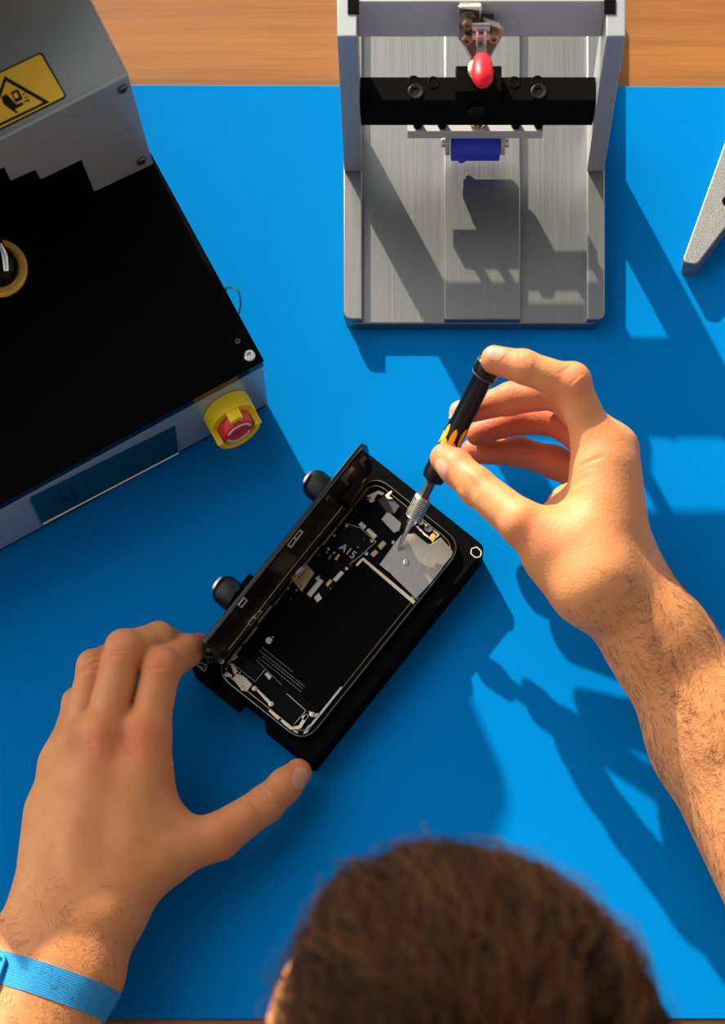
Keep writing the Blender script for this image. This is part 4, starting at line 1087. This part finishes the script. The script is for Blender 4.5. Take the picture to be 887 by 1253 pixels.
# wrist strap, wound round the left forearm
wc = P(52, 1207, .036); wax = (P(92, 1118, .038)-P(40, 1230, .036)).normalized(); wax = Vector((.30, .954, 0)).normalized()
wx = wax.cross(UP).normalized(); wn = UP
strap = MB(); NS = 96; rows = []; uvs = []
HW = .0098
def skin_r(c, d):
    lo_, hi_ = .004, .075
    for _ in range(26):
        m_ = (lo_+hi_)/2
        if at(palm_l, c+d*m_) < 0: lo_ = m_
        else: hi_ = m_
    return hi_
for j in range(NS):
    an = 2*math.pi*j/NS; d = wx*math.cos(an)+wn*math.sin(an); prof_ = []
    for k in range(7):
        c = wc+wax*(HW*(k/3-1)); r = skin_r(c, d)
        p = c+d*(r+.0013)
        if p.z < .0006: p.z = .0006
        prof_.append(p)
    q_ = [p+d*(-.0009) for p in prof_[::-1]]
    rows.append(prof_+q_)
vs = [p for r in rows for p in r]; M_ = 14
fs = [[j*M_+k, ((j+1) % NS)*M_+k, ((j+1) % NS)*M_+(k+1) % M_, j*M_+(k+1) % M_] for j in range(NS) for k in range(M_)]
strap.add(vs, fs); so = strap.build('wrist_strap', 'strap', po, smooth=60)
uvl = so.data.uv_layers.new(name='UVMap')
for poly in so.data.polygons:
    js = [so.data.loops[l].vertex_index//M_ for l in poly.loop_indices]; wrap = max(js)-min(js) > NS/2
    for l in poly.loop_indices:
        vi = so.data.loops[l].vertex_index; j, k = divmod(vi, M_); k = k if k < 7 else 13-k
        uvl.data[l].uv = (((j+NS) if wrap and j < NS/2 else j)/NS*8, k/6)
bk_ = MB(); c0 = P(3, 1190, .058)
bpts = []
for (x, y) in ((-14, 1168), (9, 1176), (11, 1180), (-4, 1226), (-8, 1229), (-30, 1222), (-32, 1217), (-18, 1170)):
    p = P(x, y, .05); q = p.copy(); q.z = .09
    for _ in range(80):
        if at(palm_l, q) < .0028: break
        q.z -= max(at(palm_l, q)*.5, .0002)
        if q.z < .004: break
    bpts.append(q)
bk_.tube(bpts+bpts[:2], .0013, 10); bk_.build('strap_buckle', 'strap_edge', so, smooth=60)

# ------------------------------------------------------------------ light
w = bpy.data.worlds.new('room_light'); sc.world = w; w.use_nodes = True; nt = w.node_tree
bg = nt.nodes['Background']; tc = nt.nodes.new('ShaderNodeTexCoord'); sp_ = nt.nodes.new('ShaderNodeSeparateXYZ')
nt.links.new(tc.outputs['Generated'], sp_.inputs[0])
dt = nt.nodes.new('ShaderNodeVectorMath'); dt.operation = 'DOT_PRODUCT'; dt.inputs[1].default_value = (-.80, .50, .33)
nt.links.new(tc.outputs['Generated'], dt.inputs[0])
r1 = nt.nodes.new('ShaderNodeMapRange'); r1.interpolation_type = 'SMOOTHSTEP'; r1.inputs[1].default_value = .5; r1.inputs[2].default_value = 1.0; r1.inputs[3].default_value = 0; r1.inputs[4].default_value = 1
nt.links.new(dt.outputs['Value'], r1.inputs[0])
r2 = nt.nodes.new('ShaderNodeMapRange'); r2.inputs[1].default_value = 0; r2.inputs[2].default_value = .9; r2.inputs[3].default_value = 1; r2.inputs[4].default_value = 0
nt.links.new(sp_.outputs['Z'], r2.inputs[0])
ca = nt.nodes.new('ShaderNodeMix'); ca.data_type = 'RGBA'; ca.inputs[6].default_value = (.14, .143, .155, 1); ca.inputs[7].default_value = (.66, .67, .70, 1)
nt.links.new(r2.outputs[0], ca.inputs[0])
cr = nt.nodes.new('ShaderNodeMix'); cr.data_type = 'RGBA'; cr.inputs[7].default_value = (2.6, 2.52, 2.4, 1)
nt.links.new(ca.outputs[2], cr.inputs[6])
nt.links.new(r1.outputs[0], cr.inputs[0]); nt.links.new(cr.outputs[2], bg.inputs['Color']); bg.inputs['Strength'].default_value = 1.47
sl = bpy.data.lights.new('sun', 'SUN'); sl.energy = 11.0; sl.angle = math.radians(.8); sl.color = (1, .90, .70)
so_ = bpy.data.objects.new('sun', sl); COL.objects.link(so_)
COT = 2.4; d = Vector((.475*COT, -.88*COT, -1)).normalized()
so_.rotation_euler = d.to_track_quat('-Z', 'Y').to_euler(); so_.location = (-1, 2, 1.5)

# ------------------------------------------------------------------ camera
cam = bpy.data.cameras.new('camera'); co = bpy.data.objects.new('camera', cam); COL.objects.link(co)
co.location = (0, 0, H); co.rotation_euler = (0, 0, 0)
cam.sensor_fit = 'VERTICAL'; cam.sensor_height = 36; cam.sensor_width = 36
cam.lens = (H/S)/1253*36
cam.shift_y = (CY-626.5)/1253; cam.shift_x = -(CX-443.5)/1253
cam.clip_start = .05; cam.clip_end = 20
cam.dof.use_dof = True; cam.dof.focus_distance = H-.045; cam.dof.aperture_fstop = 6.5
sc.camera = co
sc.view_settings.view_transform = 'Standard'; sc.view_settings.look = 'None'; sc.view_settings.gamma = 1; sc.view_settings.exposure = 0
sc.view_settings.use_curve_mapping = False
